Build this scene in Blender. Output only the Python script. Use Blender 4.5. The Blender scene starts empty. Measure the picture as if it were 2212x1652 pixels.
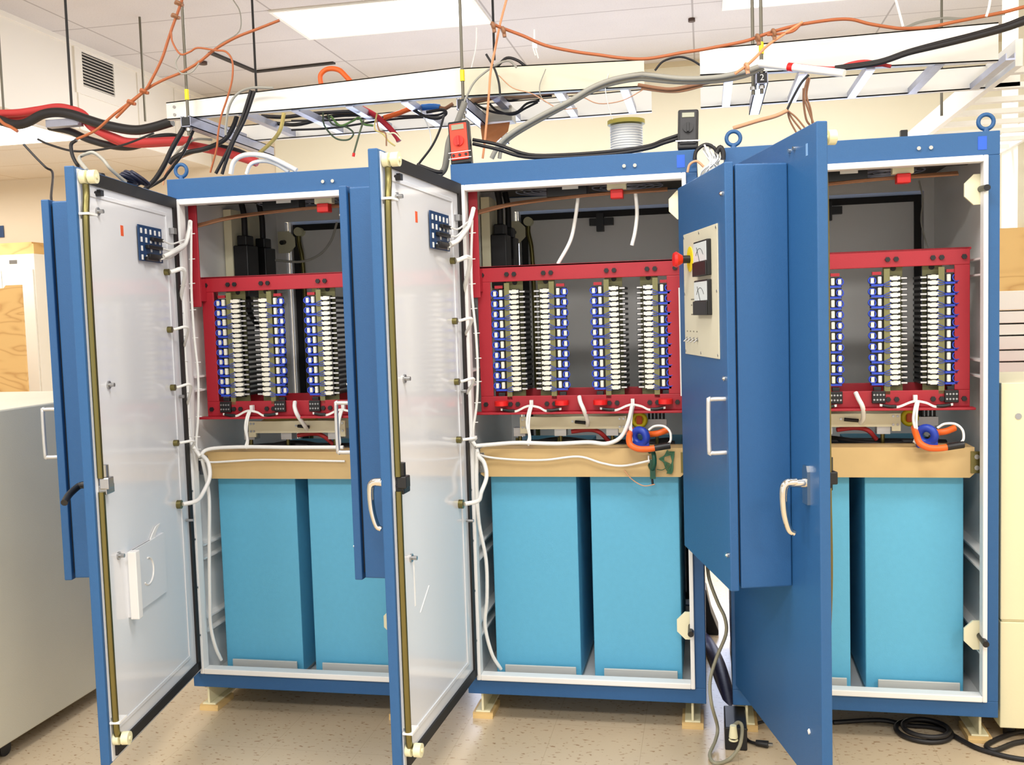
import bpy, bmesh, math, random
from mathutils import Vector, Matrix
random.seed(7)
sc = bpy.context.scene
COL = sc.collection

# ------------------------------------------------------------------ camera
FPX = 2121.62
YAW, PIT, ROL = -0.1955, -0.0689, -0.0308
CAMP = Vector((0.8353, -3.2597, 1.3180 + 0.096))
cy, sy, cp, sp = math.cos(YAW), math.sin(YAW), math.cos(PIT), math.sin(PIT)
FW = Vector((sy * cp, cy * cp, sp)); R0 = Vector((cy, -sy, 0)); U0 = R0.cross(FW)
cr, sr = math.cos(ROL), math.sin(ROL)
RT = R0 * cr + U0 * sr; UP = -R0 * sr + U0 * cr
cam = bpy.data.cameras.new('camera'); camo = bpy.data.objects.new('camera', cam); COL.objects.link(camo)
cam.sensor_fit = 'HORIZONTAL'; cam.sensor_width = 36; cam.lens = 36 * FPX / 2212
cam.clip_start = 0.05; cam.clip_end = 100
camo.matrix_world = Matrix(((RT.x, UP.x, -FW.x, CAMP.x), (RT.y, UP.y, -FW.y, CAMP.y), (RT.z, UP.z, -FW.z, CAMP.z), (0, 0, 0, 1)))
sc.camera = camo

# ------------------------------------------------------------------ view, world, lights
sc.view_settings.view_transform = 'Standard'; sc.view_settings.look = 'None'
sc.view_settings.gamma = 1.0; sc.view_settings.exposure = 0.3
try: sc.view_settings.use_curve_mapping = False
except Exception: pass
w = bpy.data.worlds.new('world'); sc.world = w; w.use_nodes = True
bg = w.node_tree.nodes['Background']; bg.inputs[0].default_value = (1.0, 0.975, 0.935, 1); bg.inputs[1].default_value = 1.05

def area(name, loc, sx, sy_, energy, col=(1, 0.98, 0.95), rot=(0, 0, 0)):
    l = bpy.data.lights.new(name, 'AREA'); l.shape = 'RECTANGLE'; l.size = sx; l.size_y = sy_
    l.energy = energy; l.color = col
    o = bpy.data.objects.new(name, l); COL.objects.link(o); o.location = loc; o.rotation_euler = rot
    return o
# fluorescent ceiling fixtures of the room in front of, above and beside the cabinets
for (lx, ly, e) in ((-1.7, -1.3, 38), (0.7, -1.3, 38), (3.1, -1.3, 34), (-1.7, -3.8, 62), (0.7, -3.8, 62), (3.1, -3.8, 56)):
    area('ceiling_lamp', (lx, ly, 3.22), 1.2, 0.6, e)
for (lx, ly, e) in ((-1.05, 2.62, 42), (1.4, 2.62, 42), (3.6, 2.62, 14), (-5.2, 3.2, 26), (-4.8, 0.2, 26)):
    area('ceiling_lamp', (lx, ly, 3.20 if lx > -3 else 2.62), 1.2, 0.6, e)

# ------------------------------------------------------------------ pixel ray helpers (2212 x 1652 frame)
def ray(px, py): return FW + RT * ((px - 1106) / FPX) - UP * ((py - 826) / FPX)
def P(px, py, Y):
    d = ray(px, py); return CAMP + d * ((Y - CAMP.y) / d.y)
def PX(px, py, X):
    d = ray(px, py); return CAMP + d * ((X - CAMP.x) / d.x)
def PZ(px, py, Z):
    d = ray(px, py); return CAMP + d * ((Z - CAMP.z) / d.z)

# ------------------------------------------------------------------ materials
def s2l(c):
    return tuple(((v / 255) / 12.92 if v / 255 <= 0.04045 else ((v / 255 + 0.055) / 1.055) ** 2.4) for v in c)
MATS = {}
def mat(name, rgb, rough=0.5, metal=0.0, bump=0.0, bscale=200.0, spec=0.5, var=0.0, vscale=8.0, emit=0.0, coat=0.0):
    if name in MATS: return MATS[name]
    m = bpy.data.materials.new(name); m.use_nodes = True
    nt = m.node_tree; b = nt.nodes['Principled BSDF']
    c = s2l(rgb) + (1,)
    b.inputs['Base Color'].default_value = c; b.inputs['Roughness'].default_value = rough
    b.inputs['Metallic'].default_value = metal; b.inputs['Specular IOR Level'].default_value = spec
    if coat: b.inputs['Coat Weight'].default_value = coat; b.inputs['Coat Roughness'].default_value = 0.12
    tc = nt.nodes.new('ShaderNodeTexCoord')
    if var:
        n = nt.nodes.new('ShaderNodeTexNoise'); n.inputs['Scale'].default_value = vscale; n.inputs['Detail'].default_value = 4
        nt.links.new(tc.outputs['Object'], n.inputs['Vector'])
        mx = nt.nodes.new('ShaderNodeMix'); mx.data_type = 'RGBA'
        mx.inputs[6].default_value = tuple(v * (1 - var) for v in c[:3]) + (1,)
        mx.inputs[7].default_value = tuple(min(1, v * (1 + var)) for v in c[:3]) + (1,)
        nt.links.new(n.outputs['Fac'], mx.inputs[0]); nt.links.new(mx.outputs[2], b.inputs['Base Color'])
    if bump:
        n2 = nt.nodes.new('ShaderNodeTexNoise'); n2.inputs['Scale'].default_value = bscale; n2.inputs['Detail'].default_value = 2
        nt.links.new(tc.outputs['Object'], n2.inputs['Vector'])
        bp = nt.nodes.new('ShaderNodeBump'); bp.inputs['Strength'].default_value = bump; bp.inputs['Distance'].default_value = 0.002
        nt.links.new(n2.outputs['Fac'], bp.inputs['Height']); nt.links.new(bp.outputs['Normal'], b.inputs['Normal'])
    if emit:
        b.inputs['Emission Color'].default_value = c; b.inputs['Emission Strength'].default_value = emit
    MATS[name] = m; return m

BLUE = mat('blue_paint', (38, 90, 142), 0.45, bump=0.25, bscale=450, var=0.05, vscale=60)
SKY = mat('light_blue_paint', (98, 182, 218), 0.5, bump=0.25, bscale=400, var=0.05, vscale=50)
WHITEP = mat('white_enamel', (230, 232, 236), 0.11, bump=0.015, bscale=300)
WHITEI = mat('white_interior', (248, 247, 244), 0.3, bump=0.08, bscale=200)
WHITEG = mat('white_trim', (240, 240, 238), 0.5)
BLACK = mat('black_rubber', (28, 26, 26), 0.6)
BLACKP = mat('black_plastic', (24, 24, 26), 0.4)
RED = mat('red_paint', (168, 32, 46), 0.45, bump=0.1, bscale=200, var=0.06, vscale=20)
REDP = mat('red_plastic', (226, 30, 28), 0.35)
AMBER = mat('amber_laminate', (206, 176, 122), 0.4, var=0.08, vscale=14)
CREAM = mat('cream_laminate', (240, 234, 200), 0.45, var=0.04)
CREAMN = mat('cream_nylon', (232, 228, 190), 0.4)
OLIVE = mat('olive_laminate', (124, 122, 78), 0.5, var=0.1, vscale=30)
GOLD = mat('zinc_plated_rod', (124, 116, 72), 0.28, metal=0.9)
STEEL = mat('steel', (178, 178, 178), 0.3, metal=0.9)
CHROME = mat('chrome', (225, 220, 210), 0.12, metal=1.0)
ALU = mat('aluminium', (205, 205, 205), 0.4, metal=0.6)
ROD = mat('dull_zinc_rod', (112, 108, 96), 0.45, metal=0.6)
GALV = mat('galvanised_steel', (168, 172, 190), 0.35, metal=0.7, var=0.15, vscale=25)
DARK = mat('shaded_roof_grey', (72, 62, 54), 0.6, var=0.15, vscale=10)  # shade under the cabinet roof, put into the colour
CERAM = mat('white_ceramic', (238, 236, 222), 0.4)
WIREB = mat('blue_wire', (42, 74, 200), 0.4)
NAVY = mat('navy_board', (28, 62, 105), 0.4)
WCABLE = mat('white_cable', (240, 240, 236), 0.45)
KCABLE = mat('black_cable', (26, 24, 26), 0.5)
GCABLE = mat('grey_cable', (160, 158, 148), 0.5)
OCABLE = mat('orange_cable', (176, 98, 54), 0.5)
OHOSE = mat('bright_orange_hose', (240, 104, 30), 0.45)
RCABLE = mat('red_hose', (196, 56, 56), 0.6, bump=0.3, bscale=80)
BRWIRE = mat('brown_wire', (150, 104, 72), 0.5)
PEACH = mat('peach_wire', (214, 158, 118), 0.5)
YCABLE = mat('yellow_hose', (216, 196, 116), 0.5)
GRWIRE = mat('green_wire', (60, 110, 80), 0.5)
GRN = mat('dark_green_plastic', (14, 78, 60), 0.4)
BLUEP = mat('blue_plastic', (30, 62, 170), 0.4)
TAPE = mat('bright_blue_tape', (42, 96, 226), 0.6)
YELL = mat('yellow_plastic', (240, 222, 30), 0.4)
ORLAB = mat('orange_label', (226, 92, 44), 0.6)
ORMET = mat('orange_red_rubber', (236, 66, 40), 0.5)
LCD = mat('lcd_glass', (150, 152, 128), 0.2)
GREYP = mat('grey_panel_plate', (208, 204, 182), 0.5)
METF = mat('meter_face', (214, 222, 224), 0.3)
IVORY = mat('ivory_paint', (232, 224, 186), 0.5, bump=0.1, bscale=120, var=0.03)
GREIGE = mat('greige_paint', (216, 211, 192), 0.5, bump=0.2, bscale=300, var=0.04, vscale=6)
RAILW = mat('white_rail_paint', (238, 236, 228), 0.45)
WALLC = mat('cream_wall_paint', (226, 220, 198), 0.75, bump=0.1, bscale=150)
WALLT = mat('tan_wall_paint', (224, 210, 186), 0.75, bump=0.1, bscale=150)
WALLW = mat('white_wall_panel', (232, 226, 214), 0.75, bump=0.1, bscale=150)
COPPER = mat('copper_foil', (196, 126, 78), 0.5, var=0.2, vscale=30)
HOSEN = mat('navy_ribbed_hose', (36, 38, 84), 0.5, bump=0.5, bscale=60)
CUPW = mat('white_cupboard_paint', (240, 238, 228), 0.45)

def emis(name, rgb, st):
    m = bpy.data.materials.new(name); m.use_nodes = True; nt = m.node_tree
    for n in list(nt.nodes): nt.nodes.remove(n)
    e = nt.nodes.new('ShaderNodeEmission'); e.inputs[0].default_value = s2l(rgb) + (1,); e.inputs[1].default_value = st
    o = nt.nodes.new('ShaderNodeOutputMaterial'); nt.links.new(e.outputs[0], o.inputs[0]); return m
LAMP = emis('fluorescent_diffuser', (255, 253, 248), 3.0)
DAY = emis('daylight_pane', (214, 226, 255), 6.0)

def math_node(nt, op, a, b=None, c=None):
    n = nt.nodes.new('ShaderNodeMath'); n.operation = op
    for i, v in enumerate((a, b, c)):
        if v is None: continue
        if isinstance(v, (int, float)): n.inputs[i].default_value = v
        else: nt.links.new(v, n.inputs[i])
    return n.outputs[0]

def tile_mat(name, rgb, seam, px, py, wd, rough, speck=None, sp_scale=30, sp_hi=0.66, ox=0, oy=0, spec=0.5):
    m = bpy.data.materials.new(name); m.use_nodes = True; nt = m.node_tree; b = nt.nodes['Principled BSDF']
    b.inputs['Roughness'].default_value = rough; b.inputs['Specular IOR Level'].default_value = spec
    g = nt.nodes.new('ShaderNodeNewGeometry'); s = nt.nodes.new('ShaderNodeSeparateXYZ'); nt.links.new(g.outputs['Position'], s.inputs[0])
    def line(o, pitch, off):
        f = math_node(nt, 'FRACT', math_node(nt, 'MULTIPLY_ADD', o, 1 / pitch, off + 50))
        d = math_node(nt, 'ABSOLUTE', math_node(nt, 'SUBTRACT', f, 0.5))
        return math_node(nt, 'GREATER_THAN', d, 0.5 - wd / pitch / 2)
    ln = math_node(nt, 'MAXIMUM', line(s.outputs[0], px, ox), line(s.outputs[1], py, oy))
    mx = nt.nodes.new('ShaderNodeMix'); mx.data_type = 'RGBA'
    mx.inputs[6].default_value = s2l(rgb) + (1,); mx.inputs[7].default_value = s2l(seam) + (1,)
    src = None
    if speck:
        mp = nt.nodes.new('ShaderNodeMapping'); mp.inputs['Rotation'].default_value = (0, 0, 0.5); mp.inputs['Scale'].default_value = (1, 2.2, 1)
        nt.links.new(g.outputs['Position'], mp.inputs[0])
        n = nt.nodes.new('ShaderNodeTexNoise'); n.inputs['Scale'].default_value = sp_scale; n.inputs['Detail'].default_value = 3
        nt.links.new(mp.outputs[0], n.inputs['Vector'])
        ramp = nt.nodes.new('ShaderNodeValToRGB'); ramp.color_ramp.elements[0].position = sp_hi; ramp.color_ramp.elements[1].position = sp_hi + 0.05
        nt.links.new(n.outputs['Fac'], ramp.inputs[0])
        n3 = nt.nodes.new('ShaderNodeTexNoise'); n3.inputs['Scale'].default_value = 2.5; nt.links.new(g.outputs['Position'], n3.inputs['Vector'])
        m0 = nt.nodes.new('ShaderNodeMix'); m0.data_type = 'RGBA'
        m0.inputs[6].default_value = tuple(v * .92 for v in s2l(rgb)) + (1,); m0.inputs[7].default_value = tuple(min(1, v * 1.06) for v in s2l(rgb)) + (1,)
        nt.links.new(n3.outputs['Fac'], m0.inputs[0])
        m1 = nt.nodes.new('ShaderNodeMix'); m1.data_type = 'RGBA'; nt.links.new(ramp.outputs[0], m1.inputs[0])
        nt.links.new(m0.outputs[2], m1.inputs[6]); m1.inputs[7].default_value = s2l(speck) + (1,)
        nt.links.new(m1.outputs[2], mx.inputs[6])
    nt.links.new(ln, mx.inputs[0]); nt.links.new(mx.outputs[2], b.inputs['Base Color'])
    return m
FLOORM = tile_mat('speckled_vinyl_tile', (206, 186, 156), (190, 170, 140), 0.305, 0.305, 0.002, 0.25, speck=(160, 130, 98), sp_scale=42, sp_hi=0.62)
CEILM = tile_mat('acoustic_tile', (205, 200, 197), (164, 158, 154), 1.22, 0.61, 0.012, 0.9, speck=(188, 182, 178), sp_scale=120, sp_hi=0.6, ox=0.351, oy=0.22)
CEILL = tile_mat('acoustic_tile_low', (226, 218, 206), (204, 188, 164), 1.22, 0.61, 0.012, 0.9, speck=(214, 200, 178), sp_scale=120, sp_hi=0.6)

def wood_mat(name, c1, c2, sc_=(1, 1, 6)):
    m = bpy.data.materials.new(name); m.use_nodes = True; nt = m.node_tree; b = nt.nodes['Principled BSDF']
    b.inputs['Roughness'].default_value = 0.6
    tc = nt.nodes.new('ShaderNodeTexCoord'); mp = nt.nodes.new('ShaderNodeMapping'); mp.inputs['Scale'].default_value = sc_
    wv = nt.nodes.new('ShaderNodeTexNoise'); wv.inputs['Scale'].default_value = 2.6; wv.inputs['Detail'].default_value = 2; wv.inputs['Distortion'].default_value = 0.5
    nt.links.new(tc.outputs['Object'], mp.inputs[0]); nt.links.new(mp.outputs[0], wv.inputs['Vector'])
    f = math_node(nt, 'POWER', math_node(nt, 'ABSOLUTE', math_node(nt, 'MULTIPLY_ADD', math_node(nt, 'FRACT', math_node(nt, 'MULTIPLY', wv.outputs['Fac'], 7.0)), 2.0, -1.0)), 3.0)
    mx = nt.nodes.new('ShaderNodeMix'); mx.data_type = 'RGBA'; nt.links.new(f, mx.inputs[0])
    mx.inputs[6].default_value = s2l(c1) + (1,); mx.inputs[7].default_value = s2l(c2) + (1,)
    nt.links.new(mx.outputs[2], b.inputs['Base Color']); return m
PLY = wood_mat('plywood', (222, 182, 116), (198, 152, 90), (.45, 1, 2.2))
PLYE = wood_mat('plywood_edge', (222, 190, 130), (190, 148, 92), (0.3, 0.3, 30))

# ------------------------------------------------------------------ mesh builder
def spline(pts, sub=6):
    pts = [Vector(p) for p in pts]
    if len(pts) < 3: return pts
    e = [pts[0] * 2 - pts[1]] + pts + [pts[-1] * 2 - pts[-2]]; out = []
    for i in range(1, len(e) - 2):
        a, b, c, d = e[i - 1], e[i], e[i + 1], e[i + 2]
        for k in range(sub):
            t = k / sub
            out.append(0.5 * ((2 * b) + (c - a) * t + (2 * a - 5 * b + 4 * c - d) * t * t + (3 * b - a - 3 * c + d) * t ** 3))
    out.append(pts[-1]); return out

class MB:
    def __init__(s): s.v = []; s.f = []; s.sm = []
    def add(s, vs, fs, smooth=False):
        o = len(s.v); s.v += [tuple(v) for v in vs]
        for f in fs: s.f.append([i + o for i in f]); s.sm.append(smooth)
        return s
    def box(s, x0, x1, y0, y1, z0, z1):
        return s.add([(x0, y0, z0), (x1, y0, z0), (x1, y1, z0), (x0, y1, z0), (x0, y0, z1), (x1, y0, z1), (x1, y1, z1), (x0, y1, z1)],
                     [(0, 3, 2, 1), (4, 5, 6, 7), (0, 1, 5, 4), (1, 2, 6, 5), (2, 3, 7, 6), (3, 0, 4, 7)])
    def ring(s, x0, x1, z0, z1, w, y0, y1, wz=None):   # frame in the xz plane
        wz = wz or w
        s.box(x0, x0 + w, y0, y1, z0, z1); s.box(x1 - w, x1, y0, y1, z0, z1)
        s.box(x0 + w, x1 - w, y0, y1, z1 - wz, z1); s.box(x0 + w, x1 - w, y0, y1, z0, z0 + wz); return s
    def hexa(s, q0, q1):      # two quads -> hexahedron
        return s.add(list(q0) + list(q1), [(0, 3, 2, 1), (4, 5, 6, 7), (0, 1, 5, 4), (1, 2, 6, 5), (2, 3, 7, 6), (3, 0, 4, 7)])
    def cyl(s, a, b, r, r2=None, n=14):
        a, b = Vector(a), Vector(b); r2 = r if r2 is None else r2
        ax = (b - a).normalized(); t = Vector((0, 0, 1)) if abs(ax.z) < .9 else Vector((1, 0, 0))
        u = ax.cross(t).normalized(); w_ = ax.cross(u)
        A = [a + (u * math.cos(2 * math.pi * i / n) + w_ * math.sin(2 * math.pi * i / n)) * r for i in range(n)]
        B = [b + (u * math.cos(2 * math.pi * i / n) + w_ * math.sin(2 * math.pi * i / n)) * r2 for i in range(n)]
        s.add(A + B, [(i, (i + 1) % n, n + (i + 1) % n, n + i) for i in range(n)], True)
        s.add(A, [tuple(range(n))[::-1]]); s.add(B, [tuple(range(n))]); return s
    def tube(s, pts, r, n=8, sub=6, closed=False):
        p = spline(pts, sub); m = len(p); rings = []
        prev = None
        for i in range(m):
            tan = (p[min(i + 1, m - 1)] - p[max(i - 1, 0)])
            if tan.length < 1e-9: tan = Vector((0, 0, 1))
            tan.normalize()
            if prev is None:
                t = Vector((0, 0, 1)) if abs(tan.z) < .9 else Vector((1, 0, 0)); u = tan.cross(t).normalized()
            else:
                u = prev - tan * prev.dot(tan)
                u = u.normalized() if u.length > 1e-6 else tan.orthogonal().normalized()
            prev = u; w_ = tan.cross(u)
            rr = r(i / (m - 1)) if callable(r) else r
            rings.append([p[i] + (u * math.cos(2 * math.pi * k / n) + w_ * math.sin(2 * math.pi * k / n)) * rr for k in range(n)])
        vs = [v for q in rings for v in q]
        s.add(vs, [(i * n + k, i * n + (k + 1) % n, (i + 1) * n + (k + 1) % n, (i + 1) * n + k) for i in range(m - 1) for k in range(n)], True)
        s.add(rings[0], [tuple(range(n))[::-1]]); s.add(rings[-1], [tuple(range(n))]); return s
    def torus(s, c, ax, R, r, n=20, m=8):
        c = Vector(c); ax = Vector(ax).normalized(); u = ax.orthogonal().normalized(); w_ = ax.cross(u); vs = []
        for i in range(n):
            d = u * math.cos(2 * math.pi * i / n) + w_ * math.sin(2 * math.pi * i / n)
            for k in range(m):
                vs.append(c + d * (R + r * math.cos(2 * math.pi * k / m)) + ax * (r * math.sin(2 * math.pi * k / m)))
        return s.add(vs, [(i * m + k, i * m + (k + 1) % m, ((i + 1) % n) * m + (k + 1) % m, ((i + 1) % n) * m + k) for i in range(n) for k in range(m)], True)
    def prism(s, poly, plane, a, b):
        def q(u, v, w_): return {'xz': (u, w_, v), 'xy': (u, v, w_), 'yz': (w_, u, v)}[plane]
        n = len(poly); A = [q(u, v, a) for u, v in poly]; B = [q(u, v, b) for u, v in poly]
        return s.add(A + B, [tuple(range(n))[::-1], tuple(range(n, 2 * n))] + [(i, (i + 1) % n, n + (i + 1) % n, n + i) for i in range(n)])
    def build(s, name, m, parent=None, loc=(0, 0, 0), rot=(0, 0, 0), bev=0, origin=None):
        me = bpy.data.meshes.new(name)
        vs = s.v
        if origin is not None:
            o = Vector(origin); vs = [tuple(Vector(v) - o) for v in vs]; loc = tuple(o)
        me.from_pydata(vs, [], s.f); me.polygons.foreach_set('use_smooth', s.sm); me.materials.append(m)
        b = bmesh.new(); b.from_mesh(me); bmesh.ops.recalc_face_normals(b, faces=b.faces[:]); b.to_mesh(me); b.free()
        ob = bpy.data.objects.new(name, me); COL.objects.link(ob); ob.location = loc; ob.rotation_euler = rot
        if parent is not None: ob.parent = parent
        if bev:
            md = ob.modifiers.new('bevel', 'BEVEL'); md.width = bev; md.segments = 2; md.limit_method = 'ANGLE'; md.angle_limit = 0.9
        return ob

def tag(o, label, cat, group=None, kind=None):
    o['label'] = label; o['category'] = cat
    if group: o['group'] = group
    if kind: o['kind'] = kind
    return o
def thing(name, loc, label, cat, group=None, rot=0.0):
    o = bpy.data.objects.new(name, None); COL.objects.link(o); o.empty_display_size = 0.05
    o.location = loc; o.rotation_euler = (0, 0, rot); return tag(o, label, cat, group)
def struct(o): o['kind'] = 'structure'; return o
def copy_tree(o, parent=None):
    c = o.copy(); COL.objects.link(c)
    if parent is not None: c.parent = parent; c.matrix_parent_inverse = o.matrix_parent_inverse.copy()
    for ch in list(o.children): copy_tree(ch, c)
    return c

# ------------------------------------------------------------------ setting
ZC, ZL, YB, XL = 3.25, 2.70, 4.30, -3.12
struct(MB().box(-9, 6, -6, YB + .1, -0.1, 0).build('floor', FLOORM))
struct(MB().box(XL - .1, 6, -6, YB + .1, ZC, ZC + .1).build('ceiling', CEILM))
struct(MB().box(-9, XL - .021, -6, YB + .02, ZL, ZL + .1).build('ceiling', CEILL))
struct(MB().box(XL - .02, XL, -6, YB, ZL, ZC).build('wall_left', WALLW))
struct(MB().box(-2.56, 6, YB, YB + .1, 0, ZC).build('wall_back', WALLC))
struct(MB().box(-9, -2.56, YB + .02, YB + .12, 0, ZC).build('wall_back', WALLT))
struct(MB().box(5.0, 5.1, -6, YB, 0, ZC).build('wall_right', WALLC))
struct(MB().box(XL, XL + .02, -6, YB, ZC - .03, ZC).build('trim_1', WALLW))
struct(MB().box(XL, 5, YB - .02, YB, ZC - .035, ZC).build('trim_2', mat('beige_trim', (206, 192, 160), .6)))
k = 0
for y in (1.3, 1.75, 2.55, 3.25, 3.75):
    k += 1; struct(MB().box(XL, XL + .008, y, y + .022, ZL, ZC - .03).build('trim_%d' % (k + 2), WALLW))
# window behind the cabinets
wn = MB().ring(-2.3, 2.3, 0.85, 2.05, 0.06, YB - .03, YB + .0).build('window_1', RAILW); struct(wn)
MB().box(-2.24, 2.24, YB - .016, YB - .010, 0.91, 1.99).build('pane', DAY, wn)
mu = MB()
for x in (-1.15, 0, 1.15): mu.box(x - .02, x + .02, YB - .03, YB - .017, .91, 1.99)
mu.build('mullion', RAILW, wn)

# air vent on the left wall
v = thing('air_vent', (XL, 2.78, 3.09), 'square white louvred air vent high on the left wall panel', 'air vent')
# local frame of the vent lies on the wall: x out of the wall
MB().box(0, .012, -.25, -.175, -.16, .17).box(0, .012, .175, .24, -.16, .17).box(0, .012, -.175, .175, .115, .17).box(0, .012, -.175, .175, -.16, -.105).build('frame', WALLW, v)
MB().box(0, .003, -.175, .175, -.105, .115).build('back_plate', mat('vent_dark', (40, 38, 36), .8), v)
sl = MB()
for i in range(11):
    z = -.1 + i * .02
    sl.hexa([(.003, -.175, z + .006), (.003, .175, z + .006), (.003, .175, z + .009), (.003, -.175, z + .009)], [(.014, -.175, z - .003), (.014, .175, z - .003), (.014, .175, z + .0), (.014, -.175, z + .0)])
sl.build('louvre', WALLW, v)

for (a_, b_) in (((455, 112), (552, 153)), ((552, 153), (722, 134))):
    p0_, p1_ = PZ(a_[0], a_[1], ZC), PZ(b_[0], b_[1], ZC); k += 1
    dv = (p1_ - p0_).normalized(); nv = Vector((-dv.y, dv.x, 0)) * .02
    up_ = Vector((0, 0, -.012))
    struct(MB().hexa([p0_ - nv, p1_ - nv, p1_ + nv, p0_ + nv], [p0_ - nv + up_, p1_ - nv + up_, p1_ + nv + up_, p0_ + nv + up_]).build('trim_%d' % (k + 2), mat('dark_slot', (46, 42, 40), .7)))
def troffer(x, y, z, label, wd=1.22, dp=0.61):
    t = thing('ceiling_light', (x, y, z), label, 'ceiling light', 'fluorescent ceiling lights')
    MB().ring(-wd / 2, wd / 2, -dp / 2, dp / 2, .02, -.012, .0).build('frame', RAILW, t).rotation_euler = (math.pi / 2, 0, 0)
    MB().box(-wd / 2 + .02, wd / 2 - .02, -dp / 2 + .02, dp / 2 - .02, -.010, -.004).build('diffuser', LAMP, t)
    return t
troffer(-1.055, 2.61, ZC, 'glowing ceiling light above the left and middle cabinets')
troffer(1.58, 2.77, ZC, 'glowing ceiling light cut by the top edge near the twin hanger rods')
troffer(-3.88, 2.545, ZL, 'glowing ceiling light low at the left behind the red hoses')
dd = PZ(1494, 40, ZC)
tag(MB().cyl((dd.x, dd.y, ZC), (dd.x, dd.y, ZC - .02), .022, n=16).build('sprinkler_head', mat('sprinkler_dark', (70, 50, 44), .5)), 'small dark sprinkler head on the ceiling tile near the twin hanger rods', 'sprinkler')
dd = PZ(438, 133, ZC)
tag(MB().cyl((dd.x, dd.y, ZC), (dd.x, dd.y, ZC - .02), .03, n=16).build('sprinkler_head', mat('sprinkler_dark', (70, 50, 44), .5)), 'small dark sprinkler head on the ceiling left of the big light', 'sprinkler')

# ------------------------------------------------------------------ cabinets
W, D, H, ZB = 0.818, 0.90, 1.83, 0.096
CABS = {'left': ((-1.019, -0.052), -0.004, 1.408), 'middle': ((0.0, 0.0), 0.0, 1.615), 'right': ((0.905, 0.003), -0.011, 1.318)}
CABLAB = {'left': 'blue steel cabinet farthest left with its white-lined door open', 'middle': 'blue steel cabinet in the middle with a multimeter on top',
          'right': 'blue steel cabinet farthest right with its door swung out showing the blue outside'}
OCT = [(-.047, -.02), (-.02, -.047), (.03, -.047), (.03, .047), (-.02, .047), (-.047, .02)]
CAB = {}; DOOR = {}
def rodset(parent, ux, y, zt, zm, zb, xb=0):
    MB().tube([(ux, y, zt - .02), (ux, y, zt - .05), (ux + .012, y, zt - .13), (ux + .016, y, zt - .35), (ux + .016, y, zm + .02)], .0095, n=10).build('latch_rod', GOLD, parent)
    MB().tube([(ux + .016, y, zm - .02), (ux + .016, y, zm - .3), (ux + .014 + xb * .6, y, zb + .06), (ux + .004 + xb, y, zb + .01)], .0095, n=10).build('latch_rod', GOLD, parent)
    for z, x in ((zt, ux), (zb, ux + xb)):
        MB().cyl((x, y + .012, z), (x, y + .032, z), .019, n=20).cyl((x, y - .012, z), (x, y + .004, z), .019, n=20).cyl((x, y, z), (x, y + .036, z), .006, n=10).build('roller', CREAMN, parent, bev=.002)

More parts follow.
